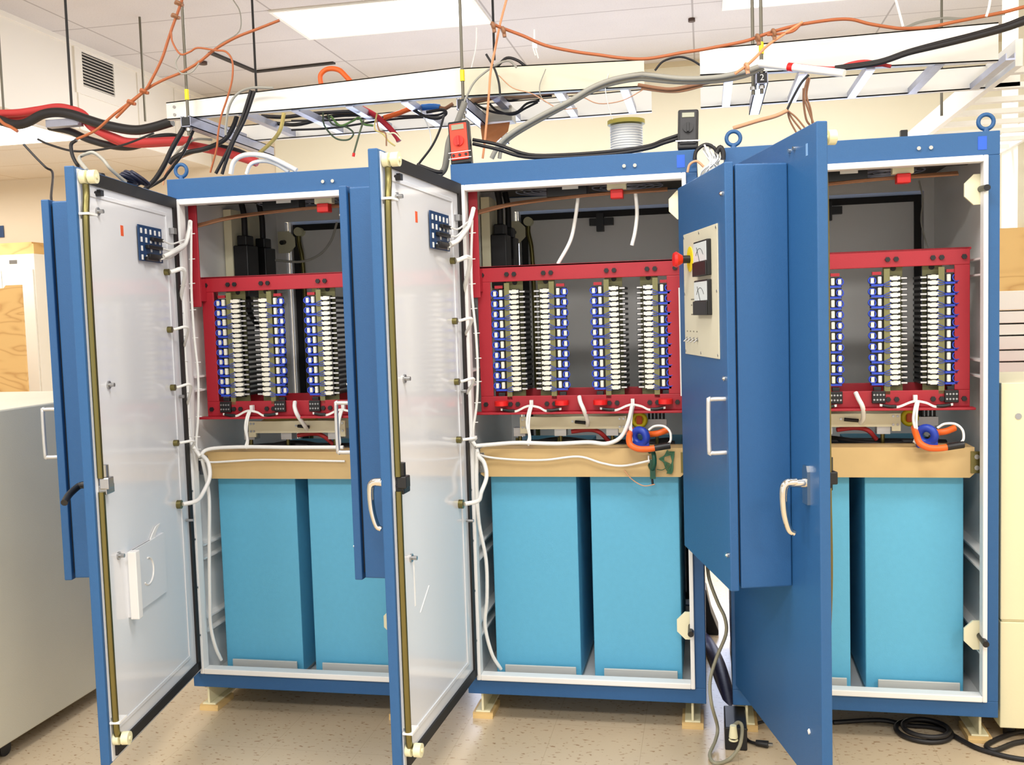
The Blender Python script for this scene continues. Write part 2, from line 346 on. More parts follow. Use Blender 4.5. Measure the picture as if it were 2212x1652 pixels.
def make_cabinet(key):
    (x0, y0), r, a = CABS[key]
    c = thing('control_cabinet', (x0, y0, ZB), CABLAB[key], 'cabinet', 'blue control cabinets', r)
    # shell
    b = MB()
    b.box(0, .008, .03, D - .03, 0, H).box(W - .008, W, .03, D - .03, 0, H).box(.008, W - .008, .03, D - .03, H - .008, H).box(.008, W - .008, .03, D - .03, 0, .008)
    b.box(0, W, 0, .03, 1.758, H).box(0, W, 0, .03, 0, .052).box(0, .035, 0, .03, .052, 1.758).box(W - .035, W, 0, .03, .052, 1.758)
    b.box(0, W, D - .03, D, 1.758, H).box(0, W, D - .03, D, 0, .068).box(0, .035, D - .03, D, .068, 1.758).box(W - .035, W, D - .03, D, .068, 1.758)
    b.build('shell', BLUE, c, bev=.002)
    l = MB()
    l.box(.0085, .012, .031, D - .031, .012, H - .012).box(W - .012, W - .0085, .031, D - .031, .012, H - .012)
    l.box(.012, W - .012, .031, D - .031, .009, .012)
    l.box(.012, .05, D - .036, D - .031, .012, H - .02).box(W - .05, W - .012, D - .036, D - .031, .012, H - .02).box(.05, W - .05, D - .036, D - .031, .012, .07).box(.05, W - .05, D - .036, D - .031, 1.752, H - .02).box(.03, .05, D - .031, D + .001, .07, 1.752).box(W - .05, W - .03, D - .031, D + .001, .07, 1.752)
    l.build('liner', WHITEI, c)
    MB().box(.012, W - .012, .031, D - .031, H - .016, H - .009).build('roof_shade_panel', DARK, c)  # dark plate added under the white roof to paint in its shade
    MB().ring(.035, W - .035, .052, 1.758, .014, -.012, .030, .020).build('opening_trim', WHITEG, c, bev=.003)
    # fan guards and gear under the roof
    for fx in (.27, .56):
        f = MB()
        for rr in (.04, .07, .10, .13): f.torus((fx, .45, H - .05), (0, 0, 1), rr, .003, 28, 6)
        for q in range(4):
            an = q * math.pi / 4 + .3; f.cyl((fx - .13 * math.cos(an), .45 - .13 * math.sin(an), H - .046), (fx + .13 * math.cos(an), .45 + .13 * math.sin(an), H - .046), .003, n=6)
        fo = f.build('exhaust_fan', GALV, c)
        MB().cyl((fx, .45, H - .045), (fx, .45, H - .018), .045, n=20).build('hub', BLACKP, fo)
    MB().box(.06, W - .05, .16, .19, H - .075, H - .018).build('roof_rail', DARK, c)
    tb = MB().box(.31, .45, .10, .16, H - .115, H - .03).build('fuse_box', BLACKP, c, bev=.003)
    MB().box(.365, .42, .0985, .10, H - .092, H - .05).build('label', WHITEG, tb)
    it = MB().box(.52, .585, .07, .10, H - .105, H - .055).build('interlock_switch', CREAM, c, bev=.002)
    MB().box(.532, .574, .06, .10, H - .135, H - .105).build('actuator', REDP, it, bev=.003)
    hb = MB()
    for q in range(4):
        hb.tube([(.06, .07 + .006 * q, H - .165 + .004 * q), (.2, .10 + .004 * q, H - .135 + .003 * q), (.45, .10, H - .118 + .004 * (q % 2)), (.72, .09 + .004 * q, H - .115 + .003 * q)], .004, n=6)
    hb.build('wire_bundle', BRWIRE, c)
    # left wall gear: two breakers on tan strips, seen in the upper left corner
    for i, (bx, by) in enumerate(((.03, .42), (.03, .58))):
        st = MB().box(.018, .05, by - .05, by + .06, 1.38, 1.76).build('mounting_strip', CREAM, c)
        MB().box(.05, .11, by - .045, by + .05, 1.42, 1.62).box(.06, .10, by - .03, by + .035, 1.62, 1.66).build('circuit_breaker', BLACKP, c, bev=.004)
        MB().tube([(.08, by, 1.66), (.08, by, 1.74), (.07, by, 1.80)], .012).build('breaker_lead', KCABLE, c)
        MB().tube([(.08, by, 1.42), (.085, by, 1.36), (.10, by + .04, 1.30)], .011).build('breaker_lead', KCABLE, c)
    # octagonal catch plates
    for (px_, py_, pz, s_) in ((.772, .036, 1.660, 1), (.772, .036, .253, 1), (.05, D - .045, 1.665, -1)):
        cpz = MB().prism([(px_ + s_ * u, pz + v_) for u, v_ in OCT], 'xz', py_, py_ + .01).build('catch_plate', CREAM, c, bev=.001)
        yb = py_ - .03 if s_ > 0 else py_ - .03
        MB().cyl((px_, py_ - .002, pz), (px_ - .0, (py_ - .075) if s_ > 0 else yb, pz - .004), .010, n=12).build('bolt', BLACKP, cpz)
    # side rails
    for z in (1.395, 1.075, .46, .19):
        for xs in ((W - .045, W - .012), (.012, .045)):
            rr = MB().box(xs[0], xs[1], .04, .86, z, z + .006).box(xs[0], xs[1], .04, .86, z + .05, z + .056)
            xi = xs[1] - .004 if xs[1] > .4 else xs[0]
            rr.box(xi, xi + .004, .04, .86, z + .006, z + .05)
            rr.build('side_rail', WHITEI, c)
    # rear door, slightly off its seal on the left
    rd = MB().box(.0, .735, 0, .02, .06, 1.77).build('rear_door', WHITEI, c, loc=(.066, D + .0155, 0))
    MB().ring(.006, .70, .09, 1.742, .026, -.014, 0).build('gasket', BLACK, rd)
    MB().ring(-.012, -.0, .06, 1.77, .004, -.02, 0).build('edge_fold', WHITEI, rd)
    rodset(rd, .04, -.03, 1.71, .9, .1)
    MB().box(.30, .40, -.03, 0, 1.68, 1.71).box(.33, .36, -.04, 0, 1.655, 1.73).build('catch_block', BLACKP, rd)
    # front header fittings
    for i, sx in enumerate((.585, .62)):
        MB().cyl((sx, -.006, 1.79), (sx, .0, 1.79), .006, n=12).build('screw', CHROME, c)
    MB().box(.755, .78, -.0012, 0, 1.775, 1.815).build('tape_patch', TAPE, c)
    eyes = {'left': (.03,), 'middle': (.80,), 'right': (.03, .79)}[key]
    if key != 'middle':
        for ex in eyes:
            MB().torus((ex, .05, H + .036), (0, 1, 0), .022, .0065, 24, 10).cyl((ex, .05, H), (ex, .05, H + .016), .011, .008, n=16).cyl((ex, .05, H - .001), (ex, .05, H + .004), .016, n=16).build('lifting_eye', BLUE, c)
    # door
    d = MB().box(0, .771, 0, .028, .067, 1.763).build('door', BLUE, c, loc=(.01, -.002, 0), rot=(0, 0, -a - r), bev=.003)
    DOOR[key] = (x0 + .01, y0 - .002, -a)
    MB().box(.006, .757, .028, .031, .073, 1.757).build('inner_panel', WHITEP, d)
    MB().box(.04, .73, .031, .038, 1.722, 1.757).build('gasket', BLACK, d)
    MB().box(.04, .068, .031, .038, .085, 1.722).build('gasket', BLACK, d)
    MB().box(.04, .74, .031, .038, .082, .112).build('gasket', BLACK, d)
    if key != 'right': MB().box(.715, .757, .031, .035, .20, 1.62).build('edge_channel', WHITEP, d, bev=.004)
    sf = MB().box(.12, .135, .031, .034, .15, 1.70).box(.135, .70, .031, .034, .15, .162).box(.135, .70, .031, .034, 1.688, 1.70).build('stiffener', WHITEP, d, bev=.001)
    rodset(d, .742 if key != 'right' else .70, .045 if key != 'right' else .042, 1.735, .875, .135, -.10 if key == 'right' else 0)
    dx = -.042 if key == 'right' else 0
    lt = MB().box(.70 + dx, .752 + dx, .031, .058, .845, .872).box(.725 + dx, .76 + dx, .040, .068, .862, .895).cyl((.742 + dx, .047, .93), (.742 + dx, .047, .896), .014).build('latch', BLACKP if key != 'left' else STEEL, d, bev=.003)
    for z in (1.63, .185):
        MB().box(.712 + dx * 1.2, .765 + dx * 1.6, .031, .060 if key != 'right' else .050, z, z + .006).build('rod_guide', WHITEG, d)
    for (u, z) in ((.65, 1.65), (.645, 1.15), (.645, .645)):
        MB().cyl((u, .031, z), (u, .05, z), .006, n=10).cyl((u, .031, z), (u, .036, z), .012, n=12).build('stud', STEEL, d)
    for i in range(9):
        z = .2 + i * .175
        MB().cyl((.027, .031, z), (.027, .036, z), .004, n=8).build('rivet', STEEL, d)
    MB().cyl((.655, .031, 1.70), (.655, .05, 1.70), .008, n=10).box(.63, .655, .035, .045, 1.695, 1.712).build('door_stop', BLACKP, d)
    if key != 'right':
        MB().box(.478, .498, .031, .0315, 1.593, 1.625).build('caution_label', ORLAB, d)
        tb = MB().box(.198, .385, .036, .040, 1.525, 1.638).build('terminal_board', NAVY, d)
        for i in range(4):
            for j in range(5):
                if i == 2 and j % 2: continue
                MB().box(.214 + j * .037, .224 + j * .037, .040, .042, 1.612 - i * .028, 1.628 - i * .028).build('terminal', WHITEG, tb)
        for i, (u0, u1, z) in enumerate(((.21, .30, 1.598), (.22, .34, 1.571), (.21, .33, 1.543), (.26, .35, 1.533))):
            MB().box(u0, u1, .040, .052, z - .006, z + .006).build('connector', BLACKP, tb, bev=.002)
        ZG = (1.497, 1.303, 1.106, .916, .704)
        for i, z in enumerate(ZG):
            MB().cyl((.165, .031, z), (.165, .046, z), .011 if i < 4 else .015, n=14).build('grommet', GOLD, d)
        MB().cyl((.10, .034, .635), (.10, .060, .635), .005, n=8).build('cable_clip', STEEL, d)
        MB().cyl((.10, .034, 1.07), (.10, .050, 1.07), .006, n=8).build('cable_clip', STEEL, d)
        MB().box(.085, .11, .031, .05, 1.63, 1.65).build('cable_clip', STEEL, d)
    # handle on the outside of the door
    h = MB().prism([(.688 + u, .865 + z_) for u, z_ in ((-.018, -.055), (.018, -.055), (.018, .03), (.012, .045), (-.012, .045), (-.018, .03))], 'xz', -.008, 0)
    h.cyl((.688, -.004, .865), (.688, -.045, .865), .013, .010, n=14)
    if key == 'left':
        h.tube([(.688, -.045, .865), (.693, -.055, .86), (.735, -.06, .845), (.775, -.055, .83)], .010, n=10)
    else:
        h.tube([(.688, -.03, .868), (.688, -.055, .865), (.688, -.064, .845), (.688, -.062, .79), (.688, -.05, .745), (.688, -.036, .735)], lambda t: .012 - .004 * t, n=10)
    h.build('door_handle', BLACKP if key == 'left' else CHROME, d)
    if key == 'right':
        for u in (.584, .62): MB().cyl((u, -.006, 1.722), (u, 0, 1.722), .006, n=12).build('screw', CHROME, d)
        MB().cyl((.683, -.003, .206), (.683, 0, .206), .008, n=4).build('hole_plug', WHITEG, d)
        MB().box(.70, .712, -.001, 0, 1.69, 1.72).build('label', mat('faded_blue_label', (120, 160, 205), .6), d)
    if key == 'left':
        pk = MB().box(.315, .60, .031, .040, .445, .64).build('document_pocket', WHITEP, d)
        MB().box(.575, .605, .040, .066, .44, .645).build('pocket_lip', WHITEG, pk, bev=.002)
        cut = MB()
        pts = [(.46 + .042 * math.cos(t), .0405, .55 + .042 * math.sin(t)) for t in [math.pi * .5 - q * math.pi * 1.25 / 14 for q in range(15)]]
        pts = [(.92 - x_, y_, z_) for x_, y_, z_ in pts]
        cut.tube(pts, .003, n=6, sub=2); cut.build('finger_cutout', WHITEG, pk)
        MB().prism([(.575, .64), (.42, .64), (.40, .655), (.37, .672), (.335, .675), (.36, .66), (.385, .64)], 'xz', .033, .036).build('torn_edge', WHITEG, pk)
    if key == 'middle':
        MB().box(.62, .624, .031, .0325, .50, .63).build('glue_streak', WHITEG, d)
        MB().hexa([(.58, .031, .47), (.584, .031, .47), (.50, .031, .525), (.496, .031, .525)], [(.58, .0325, .47), (.584, .0325, .47), (.50, .0325, .525), (.496, .0325, .525)]).build('glue_streak', WHITEG, d)
    CAB[key] = c
    return c

for key in CABS: make_cabinet(key)

# skids and shims below the cabinets
for key, ((x0, y0), r, a) in CABS.items():
    for i, lx in enumerate((.045, .772)):
        fx = x0 + lx
        side = 'left' if i == 0 else 'right'
        base = Vector((fx, y0 + .02, 0))
        sh = MB().box(-.036, .036, -.004, .12, 0, .011).box(-.036, .036, -.002, .12, .011, .021).build('plywood_shim', PLYE, loc=base)
        tag(sh, f'plywood shim on the floor under the {side} front corner of the {key} cabinet', 'plywood shim', 'plywood shims')
        bm = MB().box(-.026, .026, 0, .84, .021, .027).box(-.026, .026, 0, .84, .089, .0955).box(-.004, .004, 0, .84, .027, .089).build('support_beam', IVORY, loc=base, bev=.0015)
        tag(bm, f'steel support beam carrying the {side} side of the {key} cabinet', 'support beam', 'support beams')
        tag(MB().box(-.036, .036, .72, .84, 0, .021).build('plywood_shim', PLYE, loc=base), f'plywood shim under the {side} rear corner of the {key} cabinet', 'plywood shim', 'plywood shims')

# ------------------------------------------------------------------ control boxes on the doors
BOXLAB = {'left': 'blue control box on the outside of the left cabinet door', 'middle': 'blue control box on the outside of the middle cabinet door',
          'right': 'blue control box with meters and red emergency button on the right cabinet door'}
for key, (hx, hy, rz) in DOOR.items():
    t = thing('control_box', (hx, hy, ZB), BOXLAB[key], 'control box', 'control boxes', rz)
    MB().box(.042, .566, -.142, -.001, .56, 1.695).build('box_body', BLUE, t, bev=.004)
    MB().box(.052, .556, -.148, -.142, .575, 1.68).build('seal', BLACK, t)
    lid = MB().box(.036, .572, -.172, -.148, .555, 1.70).build('lid', BLUE, t, bev=.003)
    MB().tube([(.548, -.172, .93), (.548, -.212, .93), (.548, -.218, .938), (.548, -.218, 1.068), (.548, -.212, 1.075), (.548, -.172, 1.075)], .006, n=10, sub=4).build('pull_handle', ALU, t)
    for z in (1.62, 1.13, .65):
        MB().cyl((.55, -.177, z), (.55, -.172, z), .007, n=12).cyl((.55, -.180, z), (.55, -.177, z), .004, n=8).build('lid_screw', CHROME, t)
    MB().cyl((.33, -.1, 1.695), (.33, -.1, 1.703), .016, n=14).build('hole_cap', CREAMN, t)
    if key == 'right':
        F = -.172
        pl = MB().box(.114, .504, F - .0035, F, 1.18, 1.547).build('control_panel', GREYP, t, bev=.001)
        for (u, z) in ((.124, 1.537), (.494, 1.537), (.124, 1.19), (.494, 1.19), (.494, 1.365), (.124, 1.365), (.31, 1.537), (.31, 1.19)):
            MB().cyl((u, F - .005, z), (u, F - .0035, z), .004, n=8).build('panel_screw', STEEL, pl)
        for zc_ in (1.463, 1.352):
            me_ = MB().box(.29, .442, F - .016, F - .0035, zc_ - .052, zc_ + .048).box(.29, .442, F - .021, F - .016, zc_ - .052, zc_ - .012).build('meter', BLACKP, t, bev=.002)
            MB().box(.296, .436, F - .0175, F - .016, zc_ - .010, zc_ + .043).build('dial', METF, me_)
            nd = MB(); pts_ = [(.366 + .050 * math.cos(q), F - .018, zc_ - .02 + .046 * math.sin(q)) for q in [math.pi * (.2 + .6 * k_ / 10) for k_ in range(11)]]
            nd.tube(pts_, .0007, n=4, sub=2); nd.cyl((.366, F - .0182, zc_ - .01), (.335, F - .0182, zc_ + .03), .0008, n=4)
            nd.build('needle', BLACKP, me_)
        es = MB().cyl((.198, F - .005, 1.468), (.198, F - .0035, 1.468), .038, n=28).build('emergency_stop', YELL, t)
        MB().cyl((.198, F - .030, 1.468), (.198, F - .005, 1.468), .012, n=16).build('button_neck', BLACKP, es)
        MB().cyl((.198, F - .046, 1.468), (.198, F - .028, 1.468), .024, .013, n=24).cyl((.198, F - .054, 1.468), (.198, F - .046, 1.468), .020, .024, n=24).build('button_head', REDP, es)
        for i in range(4):
            u = .15 + i * .042
            MB().cyl((u, F - .007, 1.228), (u, F - .0035, 1.228), .006, n=10).cyl((u, F - .016, 1.220), (u, F - .007, 1.228), .0025, n=8).build('toggle_switch', STEEL, t)
        mk = MB()
        for (u, z, l) in ((.20, 1.345, .04), (.20, 1.328, .014), (.20, 1.30, .024), (.14, 1.249, .012), (.18, 1.249, .012), (.22, 1.249, .012), (.26, 1.249, .012)): mk.box(u, u + l, F - .0038, F - .0035, z, z + .004)
        mk.build('legend_marks', mat('engraved_grey', (120, 116, 100), .6), pl)

# ------------------------------------------------------------------ inside each cabinet
def stack_proto(s):
    """component stack; s=+1: wired cards on the right of the ceramics"""
    t = thing('component_stack', (0, 0, 0), 'x', 'component stack', 'component stacks in the red frames')
    pl = MB().box(-.028, .032, .030, .034, -.012, .425)
    if s < 0: pl = MB().box(-.032, .028, .030, .034, -.012, .425)
    pl.build('mounting_plate', OLIVE, t)
    MB().box(s * .024 - .009, s * .024 + .009, .0, .006, .004, .41).build('insulating_strip', OLIVE, t)
    MB().box(-.016, .016, .012, .03, .03, .388).build('core', BLACKP, t)
    for z in (.004, .412):
        MB().cyl((0, .0285, z), (0, .0305, z), .009, n=14).build('slot_hole', BLACK, t)
    cer = MB().box(-.0165, .0165, .0, .012, .0025, .0125).box(-.010, .010, -.001, .012, .0002, .0025).box(-.005, .007, -.001, .012, .0120, .0140)
    fin = MB().box(-.040, -.018, .008, .12, 0, .008) if s > 0 else MB().box(.018, .040, .008, .12, 0, .008)
    tip = (MB().box(-.038, -.020, .0045, .008, .001, .006) if s > 0 else MB().box(.020, .038, .0045, .008, .001, .006))
    c0 = cer.build('ceramic_block', CERAM, t); f0 = fin.build('cooling_fin', BLACKP, t); p0 = tip.build('fin_tip', ALU, f0)
    for i in range(20):
        z = .034 + i * .0178
        if i == 0: c, f = c0, f0
        else:
            c = c0.copy(); f = f0.copy(); p = p0.copy()
            for o in (c, f, p): COL.objects.link(o)
            c.parent = t; f.parent = t; p.parent = f
        c.location.z = z; f.location.z = z + .003
    x = s * .054
    cd0 = MB().box(x - .021, x + .021, .012, .016, .0, .034).build('driver_card', BLACKP, t)
    cn0 = MB().box(x - s * .008 - .0055, x - s * .008 + .0055, -.002, .012, .008, .031).build('connector', CERAM, cd0, bev=.002)
    coil = MB()
    for q in range(3): coil.torus((x + s * .0145, .002 + q * .005, .0185), (0.3 * (q - 1) + .1, 1, 0.25 * (q - 1)), .0115 - .0015 * (q % 2), .0017, 16, 5)
    coil.box(x - .018, x + .018, .0, .010, .0, .0065)
    cl0 = coil.build('wire_coil', WIREB, cd0)
    core = MB().box(x + s * .014 - .005, x + s * .014 + .005, .004, .012, .010, .027).build('bobbin', CERAM, cd0)
    wr0 = MB().tube([(x - s * .016, .002, .004), (x - s * .028, -.004, .010), (x - s * .042, .0, .016)], .0011, n=5, sub=3).tube([(x - s * .016, .002, .004), (x - s * .028, -.003, -.002), (x - s * .042, .0, -.001)], .0011, n=5, sub=3).tube([(x - s * .016, .004, .005), (x - s * .030, -.003, .004), (x - s * .042, .0, .007)], .0011, n=5, sub=3).build('lead_wire', WIREB, cd0)
    for i in range(10):
        z = .034 + i * .0357
        if i == 0: cd = cd0
        else:
            cd = cd0.copy(); COL.objects.link(cd); cd.parent = t
            for o in (cn0, cl0, core, wr0):
                q = o.copy(); COL.objects.link(q); q.parent = cd
        cd.location.z = z
    MB().box(x - .012, x + .012, .004, .022, .0, .028).build('socket', BLACKP, t, bev=.002)
    MB().box(x - .014, x + .014, .006, .02, .392, .402).build('top_cap', RED, t)
    return t
PROT = {1: stack_proto(1), -1: stack_proto(-1)}; used = {1: False, -1: False}
STX = ((.185, -1), (.294, 1), (.531, -1), (.648, 1))
ORD = ('first', 'second', 'third', 'fourth')
ZF0, ZF1 = .972, 1.488
def place(parent_key, obj, lx, ly, lz):
    (x0, y0), r, a = CABS[parent_key]
    obj.location = (x0 + lx * math.cos(r) - ly * math.sin(r), y0 + lx * math.sin(r) + ly * math.cos(r), ZB + lz); obj.rotation_euler = (0, 0, r)
    return obj
def lt(key, lx, ly, lz):
    (x0, y0), r, a = CABS[key]
    return Vector((x0 + lx * math.cos(r) - ly * math.sin(r), y0 + lx * math.sin(r) + ly * math.cos(r), ZB + lz))

for key in CABS:
    # red frame
    fr = place(key, thing('stack_rack', (0, 0, 0), f'red steel frame holding component stacks in the {key} cabinet', 'frame', 'red frames'), .057, .10, 0)
    Wf = .70
    MB().box(0, Wf, 0, .008, ZF1 - .055, ZF1).box(-.004, Wf + .004, 0, .05, ZF1 - .008, ZF1).build('top_bar', RED, fr, bev=.002)
    MB().box(0, Wf, 0, .008, ZF0 + .008, ZF0 + .062).box(-.02, Wf + .01, -.035, .008, ZF0, ZF0 + .008).box(.03, Wf - .03, .11, .118, ZF0, ZF0 + .08).build('bottom_bar', RED, fr, bev=.002)
    MB().box(0, .046, .0, .008, ZF0 + .062, ZF1 - .055).box(.0, .008, .008, .11, ZF0, ZF1).build('side_bar', RED, fr, bev=.002)
    MB().box(Wf - .046, Wf, .0, .008, ZF0 + .062, ZF1 - .055).box(Wf - .008, Wf, .008, .11, ZF0, ZF1).build('side_bar', RED, fr, bev=.002)
    MB().box(-.012, .020, -.045, -.037, 1.38, 1.745).box(.012, .020, -.037, .0, 1.40, 1.48).build('hanging_bracket', RED, fr, bev=.002)
    for zz in (ZF1 - .03, ZF0 + .034):
        for bx in [.018, Wf - .018] + [x - .057 + o + .0 for x, s in STX for o in (-.012 + .01 * s, .014 + .01 * s)]:
            MB().cyl((bx, -.007, zz), (bx, 0, zz), .0085, n=6).build('bolt', BLACKP, fr)
    for i, (x, s) in enumerate(STX):
        tbx = x - .057 + s * .052
        if key == 'middle':
            MB().cyl((tbx, -.016, ZF0 + .030), (tbx, -.016, ZF0 + .046), .024, n=18).build('red_boot', REDP, fr, bev=.003)
        else:
            tb = MB().box(tbx - .021, tbx + .021, -.012, 0, ZF0 + .022, ZF0 + .062).build('terminal_block', BLACKP, fr, bev=.002)
            for q in range(4):
                for g in range(2):
                    MB().cyl((tbx - .0145 + q * .0097, -.0145, ZF0 + .034 + g * .016), (tbx - .0145 + q * .0097, -.012, ZF0 + .034 + g * .016), .0032, n=8).build('terminal_screw', STEEL, tb)
    # stacks
    for i, (x, s) in enumerate(STX):
        if key == 'left' and i == 3: continue      # hidden behind the door of the middle cabinet
        if key == 'right' and i == 0: continue     # hidden behind its own door
        if not used[s]: st = PROT[s]; used[s] = True
        else: st = copy_tree(PROT[s])
        place(key, st, x, .10, 1.018)
        st['label'] = f'{ORD[i]} component stack from the left in the {key} cabinet\'s red frame'
    # slotted strip between stacks in the left cabinet
    if key == 'left':
        ss = place(key, thing('slotted_strip', (0, 0, 0), 'tall olive slotted strip between the stacks of the left cabinet', 'strip'), .43, .30, 1.0)
        q = MB().box(-.03, -.008, 0, .004, 0, .45).box(.008, .03, 0, .004, 0, .45)
        for g in range(6): q.box(-.008, .008, 0, .004, g * .088, g * .088 + .012)
        q.build('strip', OLIVE, ss)
    # wires from the frame centre to the terminal blocks
    wl = MB(); sl_ = []
    for (xa, xb) in ((STX[0][0] - .052, STX[1][0] + .052), (STX[2][0] - .052, STX[3][0] + .052)):
        xm = (xa + xb) / 2
        for q in range(2):
            o = .004 * q
            wl.tube([(xa + .0, .072, .992 - o), (xa + .05, .068, .985 - o), (xm - .02, .066, 1.0 - o), (xm, .064, 1.004 - o), (xm + .03, .066, .998 - o), (xb - .05, .068, .985 - o), (xb, .072, .992 - o)], .0022, n=6)
        sl_ += [[(xa + .008, .070, .989), (xa + .03, .067, .986), (xa + .05, .066, .986)], [(xb - .008, .070, .989), (xb - .03, .067, .986), (xb - .05, .066, .986)]]
        wl.box(xm - .006, xm + .006, .08, .095, 1.0, 1.02)
        wl.tube([(xm + .0, .062, 1.002), (xm - .008, .055, .975), (xm - .012, .05, .94), (xm - .004, .045, .90), (xm - .012, .04, .872)], .0046, n=8)
        wl.tube([(xm + .006, .062, 1.002), (xm - .001, .052, .97), (xm - .004, .045, .93), (xm - .0, .042, .89), (xm - .008, .042, .868)], .0036, n=8)
    wl.tube([(.407, .085, 1.03), (.413, .068, 1.012), (.425, .062, .985), (.432, .10, .945), (.428, .13, .925)], .0075, n=8)
    ob = wl.build('signal_wiring', WCABLE); [MB().tube(q_, .0055, n=8).build('black_sleeve', BLACKP, ob) for q_ in sl_]; place(key, ob, 0, 0, 0); tag(ob, f'white signal wiring along the bottom red bar of the {key} cabinet', 'wiring', 'white wiring')
    # amber cross bar
    am = place(key, thing('cross_bar', (0, 0, 0), f'amber laminate cross bar above the light blue boxes of the {key} cabinet', 'cross bar', 'amber cross bars'), .058, .055, 0)
    MB().prism([(0, .765), (.012, .757), (.688, .757), (.702, .77), (.702, .855), (0, .855)], 'xz', 0, .012).build('bar', AMBER, am)
    MB().box(0, .70, .012, .10, .845, .855).build('top_shelf', AMBER, am)
    for sx in (-.02, .69):
        br = MB().box(sx, sx + .035, -.004, .0, .772, .842).box(sx + (-.03 if sx < 0 else .035), sx + (0 if sx < 0 else .058), -.002, .03, .785, .825).build('end_bracket', STEEL if sx < 0 else GOLD, am, bev=.001)
        for zz in (.79, .825): MB().cyl((sx + .0175, -.009, zz), (sx + .0175, -.004, zz), .008, n=8).build('bolt', STEEL, br)
    # blue boxes
    for i, (xa, xb) in enumerate(((.083, .387), (.435, .738))):
        t = place(key, thing('capacitor_box', (0, 0, 0), f'light blue steel box on the {"left" if i == 0 else "right"} inside the {key} cabinet', 'capacitor box', 'light blue boxes'), xa, .10, .012)
        wd = xb - xa
        MB().box(0, wd, 0, .66, .022, .80).build('case', SKY, t, bev=.003)
        MB().box(.035, wd - .015, -.025, .65, .0, .022).box(.035, wd - .015, -.025, -.018, .022, .068).build('foot_tray', mat('dull_grey_tray', (206, 206, 200), .5, metal=.15), t, bev=.002)
        if key == 'left':
            MB().tube([(wd - .07, -.0006, .738), (wd - .06, -.0006, .746), (wd - .055, -.0006, .738), (wd - .045, -.0006, .745)], .0012, n=5).build('pen_mark', BLACKP, t)
        for q in range(2):
            ins = MB().cyl((wd * (.25 + .5 * q), .12, .80), (wd * (.25 + .5 * q), .12, .835), .022, .016, n=14).build('bushing', BLACKP, t)
            MB().cyl((wd * (.25 + .5 * q), .12, .835), (wd * (.25 + .5 * q), .12, .86), .006, n=8).build('stud', GOLD, ins)
    # bus bar between frame and cross bar
    bb = place(key, thing('bus_bar', (0, 0, 0), f'cream insulated bus bar below the red frame of the {key} cabinet', 'bus bar', 'cream bus bars'), .18, .17, 0)
    MB().prism([(0, .893), (.028, .893), (.028, .908), (.352, .908), (.352, .893), (.38, .893), (.38, .952), (0, .952)], 'xz', 0, .012).build('bar', CREAM, bb, bev=.001)
    for (bx, bz) in ((.010, .943), (.022, .943), (.010, .915), (.022, .915), (.356, .943), (.370, .943), (.356, .915), (.370, .915), (.19, .935)):
        MB().cyl((bx, -.003, bz), (bx, 0, bz), .004, n=8).build('screw', STEEL, bb)
    for px_ in (-.008, .14, .325):
        MB().box(px_ - .018, px_ + .024, .014, .06, .882, .912).build('saddle', ALU, bb)
        MB().cyl((px_ + .002, .03, .80), (px_ + .002, .03, .882), .007, n=10).build('post', GOLD, bb)
    MB().tube([(.20, -.006, .934), (.225, -.010, .932), (.245, -.008, .930)], .006, n=8).build('lead', BLACKP, bb)
    # clutter behind the bus bar
    rb = place(key, tag(MB().box(.20, .62, 0, .012, .955 - .05, 1.0).build('rear_bus_plate', CREAM), f'pale plate behind the bus bar of the {key} cabinet', 'plate', 'pale plates'), 0, .34, 0)
    hs = MB()
    for i in range(6): hs.cyl((.255 + i * .012, 0, .955), (.262 + i * .012, -.02, .99), .004, n=8)
    for i in range(5): hs.cyl((.49 + i * .012, 0, .955), (.497 + i * .012, -.02, .99), .004, n=8)
    ob = hs.build('connector_row', NAVY); place(key, ob, 0, .335, 0); tag(ob, f'dark pin connectors on the pale plate in the {key} cabinet', 'connectors', 'pin connectors')
    tr = place(key, thing('yellow_toroid', (0, 0, 0), f'yellow coil with orange core beside the bus bar of the {key} cabinet', 'coil', 'yellow coils'), .60, .24, .93)
    MB().torus((0, 0, 0), (0, 1, 0), .022, .008, 20, 8).cyl((0, .004, 0), (0, .008, 0), .024, n=20).build('ring', YELL, tr)
    MB().box(-.010, .010, -.006, .004, -.014, .016).build('core', ORLAB, tr, bev=.002)
    if key == 'left':
        yh = MB().tube([(.20, .25, .93), (.25, .24, .955), (.32, .24, .962), (.42, .25, .958)], .017, n=12).build('yellow_hose', YCABLE); place(key, yh, 0, 0, 0); tag(yh, 'yellow sleeve lying under the left red frame', 'hose')
    pc = MB().tube([(.10, .30, .835), (.25, .25, .85), (.40, .28, .845), (.60, .24, .848), (.72, .27, .84)], .012, n=10).tube([(.12, .22, .83), (.3, .30, .855), (.5, .22, .845), (.7, .30, .85)], .010, n=10).build('power_cable', KCABLE); place(key, pc, 0, 0, 0); tag(pc, f'black power cables lying on the blue boxes of the {key} cabinet', 'cable', 'black power cables')
    rc = MB().tube([(.36, .20, .895), (.42, .21, .90), (.46, .20, .893), (.49, .22, .86)], .008, n=10).build('red_power_cable', RCABLE); place(key, rc, 0, 0, 0); tag(rc, f'red power cable under the bus bar of the {key} cabinet', 'cable', 'red power cables')
    # filter block at right
    fb = place(key, thing('terminal_strip', (0, 0, 0), f'grey terminal strip with dark posts at the right end of the {key} cabinet shelf', 'terminal strip', 'terminal strips'), .655, .26, .90)
    MB().box(-.03, .04, 0, .03, .0, .03).build('base', ALU, fb)
    for q in range(5): MB().cyl((-.022 + q * .013, .01, .03), (-.022 + q * .013, .01, .06), .004, n=8).build('post', BLACKP, fb)
